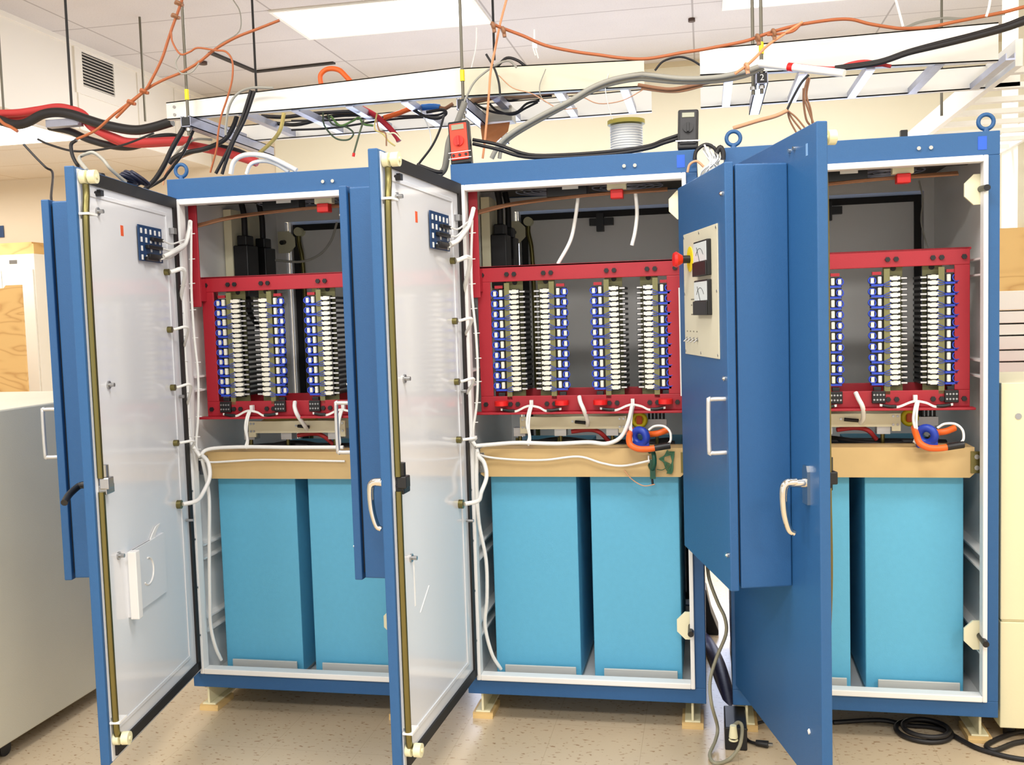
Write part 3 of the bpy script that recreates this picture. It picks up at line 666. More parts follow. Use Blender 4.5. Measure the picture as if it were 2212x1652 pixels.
    # blue toroid with orange cable
    if key != 'left':
        bt = place(key, thing('current_sensor', (0, 0, 0), f'blue ring current sensor with orange cable on the {key} cabinet cross bar', 'current sensor', 'current sensors'), .615, .03, .865)
        MB().torus((0, .01, .03), (.5, 1, .1), .024, .013, 22, 10).box(-.03, .03, -.006, .026, -.008, .012).build('ring', BLUEP, bt)
        MB().tube([(-.03, .05, .05), (-.035, -.01, .035), (-.03, -.04, .012), (-.005, -.045, -.002), (.03, -.04, -.004), (.06, -.035, .0)], .0105, n=10).tube([(.03, .04, .035), (.06, .03, .04), (.09, .04, .05)], .0105, n=10).build('orange_lead', OHOSE, bt)
        MB().tube([(.05, -.037, -.001), (.07, -.035, .002), (.10, -.03, .006)], .0112, n=10).build('lead_sleeve', BLACKP, bt)
        MB().tube([(.03, .0, .055), (.05, -.005, .068), (.08, -.01, .068), (.10, -.015, .05), (.102, -.02, .022), (.09, -.025, .008)], .004, n=8).build('white_lead', WCABLE, bt)
    if key == 'middle':
        gs = place(key, thing('green_sensor', (0, 0, 0), 'dark green round sensor board hanging on the middle cabinet cross bar', 'sensor'), .652, .038, .80)
        MB().torus((0, 0, .02), (1, .35, 0), .032, .008, 24, 8).box(-.006, .012, -.012, .008, -.045, .02).build('body', GRN, gs)
        MB().box(-.012, -.008, -.008, .004, .01, .032).build('label', WHITEG, gs)
        MB().tube([(.0, -.004, -.045), (.002, -.006, -.065)], .004, n=8).build('connector', BLACKP, gs)
        wcl = MB()
        for q in range(6):
            o = q * .003
            wcl.tube([(.705 + o, .045, .85 - o), (.692 - o, .043, .82), (.70 + o, .042, .785 + o), (.716 - o, .044, .77), (.722, .045, .80 + o), (.712 + o, .046, .845)], .0016, n=5)
        wcl.tube([(.70, .045, .79), (.685, .045, .782), (.668, .042, .785)], .0014, n=5)
        ob = wcl.build('green_wire_bundle', GRWIRE); place(key, ob, 0, 0, 0); tag(ob, 'loose bundle of green wire at the end of the middle cross bar', 'wire')
        ob = MB().tube([lt('middle', .654, .03, .735), P(1413, 1046, .02), P(1390, 1049, .03), P(1365, 1035, .04), P(1348, 1015, .048)], .0018, n=6).build('thin_wire', PEACH); tag(ob, 'thin pale wire looping below the green sensor', 'wire')

# ------------------------------------------------------------------ white harness of each cabinet
def cable(name, pts, r, m, label, cat='cable', group=None, n=8, ties=0):
    p = [Vector(q) if len(q) == 3 and not isinstance(q[0], int) else P(*q) for q in pts]
    b = MB().tube(p, r, n=n); org = p[0]
    o = b.build(name, m, origin=org); tag(o, label, cat, group)
    return o
def pts(Y, *xy): return [P(x, y, Y) for x, y in xy]

def harness(key, Y, main, branch, thin, bar, barwire, loops, foot):
    main = mixed(Y, main); t = thing('white_harness', main[0].copy(), f'white cable harness tied along the left edge of the {key} cabinet', 'cable harness', 'white harnesses')
    o = Vector(t.location)
    def add(nm, pp, r, m=WCABLE):
        MB().tube([Vector(p) - o for p in pp], r, n=8).build(nm, m, t)
    add('trunk', main, .0075)
    add('thin_run', pts(Y + .03, *thin), .0045)
    add('shelf_run', [P(x, y, Y + d) for x, y, d in bar], .007)
    add('bar_wire', [P(x, y, Y + d) for x, y, d in barwire], .0038)
    add('foot_run', [P(x, y, Y + d) for x, y, d in foot], .0065)
    for lp in loops: add('door_lead', mixed(Y, lp), .0048 if lp is not loops[-1] else .0075)
    add('board_lead', mixed(Y, branch), .008)
    al = spline(main, 6)
    for q in range(4, len(al) - 2, 5): MB().torus(al[q] - o, (0, .2, 1), .0085, .0015, 12, 5).build('cable_tie', WHITEG, t)
    al = spline(pts(Y + .03, *thin), 6)
    for q in range(2, len(al) - 1, 4): MB().cyl(al[q] - o + Vector((-.008, 0, 0)), al[q] - o + Vector((.014, 0, .001)), .0018, n=6).build('cable_tie', WHITEG, t)
def dp(key, u, n, z):
    hx, hy, rz = DOOR[key]
    return Vector((hx + u * math.cos(rz) - n * math.sin(rz), hy + u * math.sin(rz) + n * math.cos(rz), ZB + z))
# middle
ZGR = (1.497, 1.303, 1.106, .916, .704)
def gl(key, i, z2=.0): return [dp(key, .165, .05, ZGR[i]), dp(key, .125, .085, ZGR[i] + .004 + z2)]
def mixed(Y, l): return [q if isinstance(q, Vector) else P(q[0], q[1], Y + (q[2] if len(q) > 2 else 0)) for q in l]
harness('middle', -.03,
        gl('middle', 0) + [(1000, 640), (1003, 700), (1003, 770), (1002, 830), (1000, 880), (1001, 910), (1012, 940), (1027, 963)],
        [(1023, 450, .05), (1018, 470, .02), (1010, 492, -.02), dp('middle', .20, .07, 1.56), dp('middle', .24, .055, 1.545)],
        [(1020, 475), (1018, 560), (1020, 640), (1028, 720), (1032, 800), (1030, 870), (1022, 930), (1024, 962)],
        [(1027, 963, .04), (1060, 960, .06), (1120, 956, .07), (1200, 958, .07), (1270, 955, .07), (1310, 958, .07), (1340, 945, .07), (1356, 915, .07), (1366, 875, .075)],
        [(1030, 980, .04), (1060, 988, .07), (1120, 993, .072), (1180, 993, .072), (1250, 986, .072), (1300, 1000, .072), (1345, 1006, .072), (1408, 994, .06)],
        [gl('middle', 1) + [(1000, 730)], gl('middle', 2) + [(1001, 860)], gl('middle', 3, -.004) + [(1010, 955)],
         gl('middle', 4) + [(1040, 1062, -.03), (1051, 1030, .0), (1046, 1000, .02), (1034, 985, .04), (1030, 970, .05)]],
        [(1030, 975, .04), (1030, 1050, .04), (1035, 1130, .03), (1050, 1210, .03), (1052, 1290, .03), (1048, 1350, .04), (1062, 1410, .05), (1082, 1445, .08)])
harness('left', -.08,
        gl('left', 0) + [(389, 655), (396, 715), (400, 780), (406, 860), (405, 920), (415, 960), (432, 985)],
        [(411, 478, .05), (408, 500, .02), (398, 530, -.02), dp('left', .19, .07, 1.56), dp('left', .23, .055, 1.545)],
        [(413, 478), (413, 560), (414, 640), (420, 730), (428, 810), (428, 900), (424, 960), (432, 984)],
        [(432, 985, .04), (445, 972, .06), (475, 967, .07), (540, 965, .07), (620, 966, .07), (700, 966, .07), (742, 966, .07)],
        [(430, 992, .05), (455, 998, .07), (500, 996, .072), (560, 993, .072), (640, 994, .072), (745, 996, .072)],
        [gl('left', 1) + [(397, 750)], gl('left', 2) + [(404, 875)], gl('left', 3, -.004) + [(412, 970)],
         gl('left', 4) + [(440, 1062, -.03), (453, 1030, .0), (450, 1000, .02), (438, 985, .04), (430, 985, .05)]],
        [(436, 990, .04), (445, 1030, .04), (452, 1080, .03), (452, 1180, .03), (453, 1290, .03), (455, 1350, .04), (465, 1395, .05), (478, 1425, .08)])
# short white leads to each terminal board
for key, e in (('middle', (1010, 492)), ('left', (398, 530))):
    (x0, y0), r, a = CABS[key]
    b = MB()
    for i, (u, z) in enumerate(((.22, 1.598), (.22, 1.571), (.24, 1.536), (.23, 1.545))):
        A = dp(key, u, .052, z); E = P(e[0] - i * 3, e[1] - 12 + i * 8, y0 - .05)
        b.tube([A, A * .6 + E * .4 + Vector((0, 0, -.012)), E], .003, n=6)
    o = b.build('board_leads', WCABLE, origin=E); tag(o, f'white leads between terminal board and harness at the {key} door', 'wiring', 'white wiring')
for key, xy in (('middle', ((1250, 415), (1243, 470), (1232, 520), (1205, 570))), ('middle', ((1373, 418), (1376, 460), (1372, 500), (1365, 530)))):
    Yc = .12 if xy[0][0] < 1300 else .10
    cable('white_cable', [P(x, y, Yc) for x, y in xy], .0065, WCABLE, 'white cable hanging from the fuse box under the middle roof' if xy[0][0] < 1300 else 'white cable hanging from the red interlock of the middle cabinet', 'cable')
cable('grey_cable', [P(x, y, .5) for x, y in ((728, 480), (715, 520), (690, 550), (650, 565), (595, 562))], .005, GCABLE, 'grey cable sagging across the upper inside of the left cabinet')
cable('grey_cable', [P(x, y, .55) for x, y in ((1985, 390), (1993, 430), (1990, 480), (2003, 535))], .003, GCABLE, 'thin dark cable down the back of the right cabinet')
# white side bar at the frame of the middle cabinet
o = MB().box(-.006, .006, -.006, .006, 0, .36).build('white_post', WCABLE, loc=lt('middle', .757, .06, 1.03)); tag(o, 'white upright rod at the right of the middle red frame', 'rod')

# ------------------------------------------------------------------ cable trays overhead
YN, YF = .35, .85
t = thing('cable_tray', (0, YN, 2.22), 'white ladder cable tray running across above the left and middle cabinets', 'cable tray')
def rail(pts3, Y, thick, name, parent, m):
    b = MB(); o = Vector(parent.location)
    for (p, q) in zip(pts3[:-1], pts3[1:]):
        (xa, ba, ta), (xb, bb_, tb_) = p, q
        for (y0_, y1_, f) in ((Y, Y + .004, None), (Y, Y + thick, 'b'), (Y, Y + thick, 't')):
            za0, za1, zb0, zb1 = ba, ta, bb_, tb_
            if f == 'b': za1, zb1 = ba + .004, bb_ + .004
            if f == 't': za0, zb0 = ta - .004, tb_ - .004
            b.hexa([(xa - o.x, y0_ - o.y, za0 - o.z), (xb - o.x, y0_ - o.y, zb0 - o.z), (xb - o.x, y1_ - o.y, zb0 - o.z), (xa - o.x, y1_ - o.y, za0 - o.z)],
                   [(xa - o.x, y0_ - o.y, za1 - o.z), (xb - o.x, y0_ - o.y, zb1 - o.z), (xb - o.x, y1_ - o.y, zb1 - o.z), (xa - o.x, y1_ - o.y, za1 - o.z)])
    return b.build(name, m, parent)
rail([(-1.235, 2.223, 2.290), (-.03, 2.230, 2.336)], YN, .03, 'side_rail', t, RAILW)
rail([(-.03, 2.226, 2.330), (.637, 2.213, 2.309)], YN, .03, 'side_rail', t, mat('cream_rail_paint', (222, 218, 194), .5))
rail([(-1.235, 2.215, 2.285), (.637, 2.222, 2.315)], YF, .03, 'side_rail', t, RAILW)
for x in (-1.15, -.92, -.70, -.48, -.26, .08, .32, .56):
    MB().box(x - .015, x + .015, .01, .49, .0, .006).box(x - .015, x - .012, .01, .49, .006, .025).box(x + .012, x + .015, .01, .49, .006, .025).build('rung', GALV, t)
for x in (-1.21, -1.21):
    pass
for (x, z) in ((-1.2, 2.27), (-1.2, 2.24)):
    MB().cyl((x, -.004, z - 2.22), (x, 0, z - 2.22), .006, n=8).build('bolt', STEEL, t)

t2 = thing('cable_tray', (.84, YN - .05, 2.2), 'bright white ladder cable tray above the right cabinet', 'cable tray')
rail([(.833, 2.226, 2.317), (1.80, 2.200, 2.325)], .3, .03, 'side_rail', t2, RAILW)
rail([(.833, 2.205, 2.29), (2.00, 2.205, 2.29)], .76, .03, 'side_rail', t2, RAILW)
for x in (.93, 1.18, 1.40, 1.62, 1.84):
    MB().box(x - .855, x - .825, .01, .46, .002, .008).box(x - .855, x - .852, .01, .46, .008, .025).box(x - .828, x - .825, .01, .46, .008, .025).build('rung', GALV, t2)
t3 = thing('cable_tray', (1.9, .8, 2.2), 'white cable tray running away to the back at the upper right', 'cable tray')
MB().box(-.02, .004, -.40, 2.2, -.0, .09).build('side_rail', RAILW, t3)
MB().box(.50, .52, -.40, 2.2, -.0, .09).build('side_rail', RAILW, t3)
for i in range(9):
    MB().box(.004, .50, -.3 + i * .26, -.26 + i * .26, 0, .02).build('rung', RAILW, t3)

# unistrut hangers and rods
def hanger(px, py, L, label, rods, num=None, w_=.041):
    p = P(px, py, .28)
    h = thing('strut_hanger', p, label, 'strut hanger', 'strut hangers')
    MB().box(-w_ / 2, -w_ / 2 + .003, 0, L, -.02, .02).box(w_ / 2 - .003, w_ / 2, 0, L, -.02, .02).box(-w_ / 2, w_ / 2, 0, L, -.02, -.017).box(-w_ / 2, -w_ / 2 + .01, 0, L, .017, .02).box(w_ / 2 - .01, w_ / 2, 0, L, .017, .02).build('channel', GALV, h)
    cap = MB().box(-w_ / 2 + .004, w_ / 2 - .004, -.002, .004, -.016, .016).build('end_cap', BLACKP, h)
    if num:
        cu = bpy.data.curves.new('numeral', 'FONT'); cu.body = num; cu.size = .03; cu.align_x = 'CENTER'; cu.align_y = 'CENTER'; cu.extrude = .0004
        tmp = bpy.data.objects.new('tmp', cu); me = bpy.data.meshes.new_from_object(tmp); bpy.data.objects.remove(tmp); ob = bpy.data.objects.new('numeral', me); COL.objects.link(ob); me.materials.clear(); me.materials.append(WHITEG); ob.parent = cap; ob.location = (0, -.0028, 0); ob.rotation_euler = (math.pi / 2, 0, 0)
    for (dx, dy) in rods:
        MB().cyl((dx, dy, -.05), (dx, dy, ZC - p.z), .006, n=8).build('threaded_rod', ROD, h)
        MB().cyl((dx, dy, -.034), (dx, dy, -.022), .012, n=6).build('nut', STEEL, h)
    if num != 'none':
        MB().cyl((rods[0][0], rods[0][1], .085), (rods[0][0], rods[0][1], .125), .0085, n=10).build('yellow_sleeve', YELL, h)
    return h
hanger(401, 262, .75, 'galvanised strut hanger at the left end of the ladder tray', [(0, .02)])
hanger(998, 224, .78, 'galvanised strut hanger above the orange multimeter', [(0, .02)])
hanger(1646, 168, .55, 'galvanised strut hanger above the right cabinet with a black end cap marked 2', [(0, .02), (-.028, .03)], '2')
for i, (px, y0_, y1_, Y, lab) in enumerate(((156, 0, 250, .5, 'thin rod hanging at the far left above the red hoses'), (554, 0, 200, .90, 'black square rod hanging behind the ladder tray near the ceiling light'), (314, 138, 262, 2.2, 'slim rod hanging in front of the wall panels right of the vent'),
                                        (1068, 0, 130, .9, 'dark rod hanging beside the orange cord knot'), (8, 120, 240, .9, 'thin rod at the left picture edge'), (2034, 108, 250, 1.05, 'short rod holding the far cable tray on the right'))):
    p = P(px, y1_, Y)
    o = MB().cyl((0, 0, 0), (0, 0, ZC - p.z), .0055 if i != 2 else .007, n=8).build('hanger_rod', BLACK if i in (0, 1, 3) else ROD, loc=p); tag(o, lab, 'rod', 'hanger rods')
p = P(160, 262, .5)
h = thing('strut_hanger', p, 'dark strut hanger under the red and black hoses at the left', 'strut hanger', 'strut hangers')
MB().box(-.12, .03, -.02, .02, -.02, .01).build('channel', GALV, h); MB().cyl((0, 0, .0), (0, 0, .03), .014, n=6).build('nut', STEEL, h)

# ------------------------------------------------------------------ overhead cables
def Z1(Y, *q): return [P(x / 2.95, y / 2.95, Y) for x, y in q]
def Z2(Y, *q): return [P(650 + x / 2.95, y / 2.95, Y) for x, y in q]
def Z3(Y, *q): return [P(1400 + x * .367, y * .367, Y) for x, y in q]
def Z7(Y, *q): return [P(x / 5.267, 200 + y / 5.267, Y) for x, y in q]
def cab(pp, r, m, label, name='cable', group='overhead cables', cat='cable'):
    o = MB().tube(pp, r, n=8, sub=5).build(name, m, origin=pp[0]); tag(o, label, cat, group); return o
cab(Z1(.25, (1780, 130), (1640, 185), (1500, 240), (1370, 315), (1270, 395), (1160, 460), (1040, 510), (940, 565), (830, 650), (720, 735), (610, 830), (480, 890)), .0055, OCABLE, 'orange cord slanting down from the ceiling light to the left door', 'orange_cable')
cab(Z1(.24, (1165, -15), (1140, 60), (1100, 170), (1070, 260), (1030, 380), (960, 520), (920, 580), (840, 650), (740, 750)), .0055, OCABLE, 'orange cord dropping steeply from the ceiling to the cord tie', 'orange_cable')
cab(Z1(.23, (1090, 200), (1100, 270), (1150, 345), (1210, 330), (1260, 305), (1370, 320), (1440, 330), (1480, 390), (1480, 500), (1450, 620), (1410, 740), (1390, 850), (1380, 950), (1340, 1100)), .0038, OCABLE, 'thin orange cord bending down to the left cabinet top', 'orange_cable')
cab(Z1(.9, (1480, -10), (1530, 80), (1525, 200), (1420, 270), (1380, 300), (1280, 395)), .0028, GCABLE, 'thin grey cord drooping from the ceiling left of the light', 'thin_grey_cable')
cab(Z1(.24, (1150, 345), (1120, 400), (1150, 465), (1220, 460), (1270, 400)), .0028, GCABLE, 'small grey loop beside the left tray hanger', 'thin_grey_cable')
for i, (x, y, lab) in enumerate(((1140, 22, 'topmost brown clamp on the steep orange cord'), (1118, 104, 'second brown clamp down the steep orange cord'), (918, 582, 'upper orange knot where two cords meet'), (836, 652, 'lower orange knot where two cords meet'))):
    p = Z1(.235, (x, y))[0]
    tag(MB().torus((0, 0, 0), (.5, .3, 1), .011, .006, 14, 8).cyl((-.016, 0, .004), (.018, 0, -.008), .006, n=8).build('cord_clamp', OCABLE if i > 1 else BRWIRE, loc=p), lab, 'clamp', 'cord clamps')
# red and black hoses at left
cab(Z7(.5, (-40, 240), (200, 232), (430, 200), (640, 168), (800, 190), (950, 250), (1050, 380), (1150, 450), (1300, 510), (1450, 560), (1700, 560), (1900, 550), (2150, 545)) + Z1(.5, (980, 910), (1200, 890))[1:], .017, RCABLE, 'thick red hose humped over the left strut hanger', 'red_hose', 'red hoses')
cab(Z7(.53, (-40, 285), (100, 300), (250, 280), (400, 225), (620, 190), (780, 215), (930, 290), (1040, 400), (1200, 490), (1340, 560), (1560, 590), (1900, 575), (2150, 560)), .014, RCABLE, 'second red hose just below the humped red hose', 'red_hose', 'red hoses')
cab(Z1(.55, (1180, 920), (1380, 960), (1530, 1000), (1640, 1035)), .018, RCABLE, 'red hose end running behind the white loops', 'red_hose', 'red hoses')
cab(Z7(.47, (-40, 300), (150, 360), (300, 345), (480, 250), (650, 225), (820, 250), (1000, 310), (1200, 370), (1500, 425), (1700, 405), (1960, 330)), .020, KCABLE, 'thick black hose ending at the ladder tray', 'black_hose', 'black hoses')
cab(Z7(.56, (560, 390), (800, 440), (1000, 530), (1250, 600), (1450, 620), (1600, 590), (1750, 520), (1950, 500), (2100, 540)), .015, KCABLE, 'black hose sagging below the red hoses', 'black_hose', 'black hoses')
cab(Z1(.56, (1400, 940), (1480, 955), (1560, 985), (1620, 1025)), .014, KCABLE, 'short black hose beside the red hose end', 'black_hose', 'black hoses')
cab(Z7(.4, (-40, 270), (40, 350), (120, 390), (200, 440)), .007, OCABLE, 'orange cord end at the left picture edge', 'orange_cable')
cab(Z7(.35, (430, 530), (560, 590), (800, 660), (1000, 665), (1250, 630), (1450, 580), (1750, 460)), .0045, KCABLE, 'thin black cable sagging beneath the hoses', 'black_cable')
cab(Z7(-.3, (270, 590), (400, 730), (520, 850), (600, 920)) + [dp('left', .52, -.165, 1.702), dp('left', .45, -.17, 1.702)], .004, KCABLE, 'thin black cable dropping behind the left control box', 'black_cable')
cab(Z7(.1, (870, 540), (815, 580), (810, 640), (830, 730), (880, 820), (960, 900)) + [dp('left', .56, .014, 1.766)], .007, KCABLE, 'black cable dropping behind the left door top', 'black_cable')
cab([dp('left', .66, .014, 1.766)] + Z7(-.5, (900, 750), (1000, 690), (1080, 690), (1180, 770), (1260, 870)) + [dp('left', .40, .014, 1.767)], .0055, GCABLE, 'grey cable arching above the left door', 'grey_cable')
cl = MB(); c0 = dp('left', .33, .014, 1.763) + Vector((0, 0, .022))
for q in range(5): cl.torus((0.01 * q - .02, 0, .004 * (q % 3)), (.25 + .1 * q, .35, 1), .032, .005, 22, 6)
tag(cl.build('cable_coil', mat('navy_cable', (24, 28, 52), .45), loc=c0), 'coil of dark blue cable behind the left door top', 'cable coil')
cab(Z7(.3, (2090, 400), (1950, 650), (1880, 800), (1770, 980), (1640, 1110)), .010, KCABLE, 'thick black cable slanting down to the left of the left lifting eye', 'black_cable')
cab(Z7(.34, (2200, 430), (2080, 690), (1900, 930), (1850, 990), (1650, 1105)), .006, KCABLE, 'thinner black cable slanting behind the left lifting eye', 'black_cable')
cab(Z1(.2, (1600, 575), (1540, 760), (1470, 920), (1420, 1020), (1375, 1105)), .0065, KCABLE, 'black strap hanging from the ladder tray to the left cabinet', 'black_cable')
cab(Z1(.2, (1622, 580), (1560, 760), (1490, 900), (1440, 1030), (1415, 1110)), .0065, KCABLE, 'right hand one of two black straps from the ladder tray', 'black_cable')
cab(Z1(.3, (1740, 560), (1600, 560), (1510, 600), (1460, 680), (1440, 800), (1438, 860)), .005, GCABLE, 'grey cable curving over the ladder tray rail', 'grey_cable')
cab(Z1(.6, (1810, 720), (1785, 830), (1725, 910), (1640, 985)), .0085, YCABLE, 'pale yellow hose bending down behind the left cabinet', 'yellow_hose')
cab(Z1(.4, (1470, 1110), (1490, 1030), (1550, 990), (1640, 985), (1740, 1010), (1890, 1085)), .010, WCABLE, 'outer white hose looping on the left cabinet top', 'white_hose')
cab(Z1(.42, (1570, 1110), (1600, 1045), (1680, 1025), (1760, 1045), (1840, 1095)), .008, WCABLE, 'inner white hose looping on the left cabinet top', 'white_hose')
cab(Z1(.45, (1080, 1040), (1120, 1000), (1200, 970), (1300, 950), (1400, 910), (1450, 870), (1490, 800), (1510, 740)), .010, KCABLE, 'black and grey bundle curving up behind the left lifting eye', 'black_cable')
cab(Z1(.48, (1085, 1030), (1150, 950), (1240, 890), (1350, 890)), .005, GCABLE, 'grey cable curving beside the black bundle', 'grey_cable')
cab(Z1(.47, (1040, 1180), (1060, 1090), (1130, 1020), (1230, 975), (1330, 955)), .004, PEACH, 'peach wire beside the black bundle', 'peach_wire')
# on and under the ladder tray, centre
cab(Z2(.6, (130, 545), (125, 480), (170, 440), (240, 445), (290, 490), (325, 530)), .0105, OHOSE, 'bright orange hose looping up out of the ladder tray', 'orange_hose')
cab(Z2(.55, (390, 690), (480, 740), (560, 810), (610, 870), (625, 900)), .011, mat('crimson_strap', (196, 36, 56), .6), 'crimson hose hanging through the ladder tray rungs', 'crimson_hose')
cab(Z2(.55, (530, 750), (620, 722), (700, 692), (780, 685)), .0105, OHOSE, 'orange power cable under the ladder tray ending in a blue sleeve', 'orange_hose')
cab(Z2(.55, (770, 685), (830, 680), (885, 685)), .013, mat('blue_sleeve', (44, 110, 190), .5), 'blue sleeve on the orange power cable', 'blue_sleeve')
cab(Z2(.55, (880, 686), (915, 692), (940, 680), (970, 660)), .008, BRWIRE, 'brown cable end beside the blue sleeve', 'brown_cable')
for i, q in enumerate((((-60, 770), (200, 765), (400, 755), (640, 740), (850, 735), (920, 715)), ((-60, 828), (200, 815), (500, 770), (700, 750), (900, 745)), ((-250, 740), (-100, 745), (60, 725), (200, 715), (420, 705)), ((-300, 760), (-120, 790), (0, 790), (200, 740), (400, 730)))):
    cab(Z2(.6 + .02 * i, *q), .0045 if i < 2 else .008, KCABLE, ('upper thin black cable under the ladder tray', 'lower thin black cable under the ladder tray', 'upper thick black cable in the tray left part', 'lower thick black cable in the tray left part')[i], 'black_cable')
cab(Z2(.5, (140, 715), (150, 800), (220, 880), (300, 890), (335, 850), (290, 810), (200, 790), (170, 730)), .0035, mat('dark_green_cable', (70, 90, 66), .5), 'dark green cable hanging in a loop under the tray', 'green_cable')
cab(Z2(.5, (190, 740), (250, 800), (330, 770), (370, 750), (400, 790), (460, 800)), .0045, mat('light_green_cable', (110, 150, 80), .5), 'green cable coiled between tray rungs', 'green_cable')
cab(Z2(.45, (400, 765), (370, 860), (335, 985)), .004, mat('olive_green_cable', (84, 96, 70), .5), 'green cable with a red tip hanging near the middle door', 'green_cable')
cab(Z2(.45, (338, 975), (334, 998)), .006, REDP, 'red tip on the hanging green cable', 'cable_tip', None, 'cable tip')
cab(Z2(.45, (485, 720), (470, 820), (520, 850), (560, 900), (600, 930)), .003, YCABLE, 'pale yellow wire dangling above the middle door', 'yellow_wire')
cab(Z2(.4, (560, 850), (600, 850), (640, 890)), .003, CREAMN, 'cream wire end above the middle door roller', 'cream_wire')
cab(Z2(.4, (480, 760), (500, 830), (540, 850), (545, 930)), .003, BRWIRE, 'brown wire dangling above the middle door roller', 'brown_wire')
cab(Z2(.35, (915, 725), (880, 840), (830, 940), (750, 1045)), .0045, KCABLE, 'black cable running from the tray to the middle door top', 'black_cable')
cab(Z2(.5, (700, 690), (790, 740), (870, 755), (925, 725), (900, 700), (800, 715)), .006, KCABLE, 'black cable looped behind the blue sleeve', 'black_cable')
cab(Z2(.5, (760, 700), (800, 780), (825, 850), (830, 940)), .0025, WCABLE, 'thin white wire hanging from the tray', 'white_wire')
cab(Z2(.16, (1045, 650), (985, 810), (945, 900), (930, 1000), (915, 1075), (880, 1115)), .012, mat('grey_conduit', (128, 126, 118), .5), 'grey conduit bending down beside the orange multimeter', 'grey_conduit')
cab(Z2(.1, (905, 1095), (870, 1095), (820, 1080), (740, 1050)), .007, KCABLE, 'black cable on top of the middle door', 'black_cable')
cab(Z2(.25, (1040, 650), (1100, 530), (1180, 455), (1270, 400), (1330, 390), (1375, 430)), .004, GCABLE, 'thin grey cable arching over the tray rail', 'grey_cable')
cab(Z2(.25, (1180, 345), (1230, 430), (1260, 520), (1270, 605)), .004, KCABLE, 'black cable end hooked over the tray rail', 'black_cable')
cab(Z2(.4, (1250, 425), (1310, 370), (1380, 385), (1440, 430)), .0055, KCABLE, 'black cable arching behind the tray rail', 'black_cable')
cab(Z2(.45, (1240, 430), (1320, 425), (1380, 430)), .004, GCABLE, 'grey cable along the tray rail top', 'grey_cable')
cab(Z2(.42, (940, 470), (955, 450), (975, 450), (990, 470)), .004, KCABLE, 'tiny black loop on top of the tray rail', 'black_cable')
cab(Z2(.55, (1110, 650), (1250, 620), (1400, 615), (1600, 590), (1800, 580), (2000, 560)), .008, BRWIRE, 'flat brown cable bundle under the right part of the tray', 'brown_cable')
cab(Z2(.5, (1050, 680), (1120, 630), (1250, 605), (1400, 612), (1520, 600)), .012, mat('tan_cable', (176, 140, 110), .5), 'tan cable bundle leaving the strut hanger', 'tan_cable')
for i, q in enumerate((((1100, 650), (1160, 690), (1260, 720), (1370, 715), (1440, 660), (1520, 640)), ((1200, 660), (1250, 705), (1350, 730), (1430, 690), (1510, 650)), ((1260, 625), (1330, 640), (1420, 625), (1600, 610)))):
    cab(Z2(.5 + .03 * i, *q), .0045, KCABLE, ('longest black cable festooned below the tray', 'lowest black cable festooned below the tray', 'straighter black cable below the tray')[i], 'black_cable')
cab(Z2(.2, (1312, -10), (1270, 150), (1240, 300), (1210, 450), (1198, 600), (1190, 700), (1172, 900), (1158, 1010)), .0042, mat('light_orange_cord', (222, 150, 104), .5), 'light orange cord hanging straight down beside the orange multimeter', 'orange_cable')
cab(Z2(.6, (1120, 175), (1115, 300), (1085, 440)), .0025, WCABLE, 'thin white string hanging from the ceiling light', 'white_string')
OR = Z2(.15, (1210, 150), (1300, 185), (1420, 230), (1560, 290), (1750, 330), (1900, 350), (2050, 370)) + Z3(.15, (0, 345), (200, 310), (330, 290), (560, 245), (650, 215), (740, 185), (850, 155), (950, 135), (1100, 115), (1200, 115), (1300, 140), (1420, 160), (1500, 168), (1650, 160), (1800, 130), (1950, 100), (2100, 70), (2260, 30), (2700, -60))
cab(OR, .0055, OCABLE, 'long orange cord draped across the top right of the room', 'orange_cable')
cab(Z3(.14, (910, 130), (800, 200), (700, 270), (640, 330), (580, 385), (510, 435)), .0045, mat('light_orange_cord', (222, 150, 104), .5), 'orange cord branching down to the grey conduits', 'orange_cable')
cab(Z3(.14, (900, 140), (850, 185), (760, 200), (700, 205)), .0045, OCABLE, 'short orange cord tied alongside the long orange cord', 'orange_cable')
for i, (pz, lab) in enumerate(((Z2(.14, (1225, 165))[0], 'left brown clamp on the long orange cord'), (Z2(.14, (1290, 195))[0], 'brown clamp right of the dark hanging rod'), (Z3(.14, (645, 225))[0], 'brown clamp at the left twin rod'), (Z3(.14, (738, 195))[0], 'brown clamp right of the twin rods'), (Z3(.14, (580, 395))[0], 'pale clamp on the branching orange cord'))):
    tag(MB().torus((0, 0, 0), (1, .3, .3), .010, .006, 14, 8).cyl((0, 0, .01), (.004, 0, -.022), .007, n=8).build('cord_clamp', BRWIRE if i < 4 else PEACH, loc=pz), lab, 'clamp', 'cord clamps')
cab(Z2(.2, (1215, 1010), (1240, 960), (1290, 890), (1400, 810), (1560, 720), (1700, 650), (1850, 560), (1990, 505), (2150, 475)) + Z3(.2, (0, 440), (200, 462), (400, 455), (550, 425), (680, 385)), .0088, GCABLE, 'upper grey conduit sweeping from the middle cabinet to the right hanger', 'grey_conduit')
cab(Z2(.22, (1265, 1010), (1275, 960), (1310, 900), (1410, 830), (1570, 740), (1710, 665), (1860, 580), (2000, 530), (2150, 505)) + Z3(.22, (10, 470), (200, 485), (400, 478), (560, 450), (680, 400)), .0072, GCABLE, 'lower grey conduit sweeping from the middle cabinet to the right hanger', 'grey_conduit')
cab(Z3(.4, (40, 415), (90, 360), (180, 335), (250, 350), (310, 385)), .004, KCABLE, 'dark cable arching between the two ladder trays', 'black_cable')
cab(Z3(.35, (-60, 500), (60, 520), (150, 525), (280, 500), (420, 470)), .007, BRWIRE, 'brown wire bundle below the grey conduits', 'brown_wire')
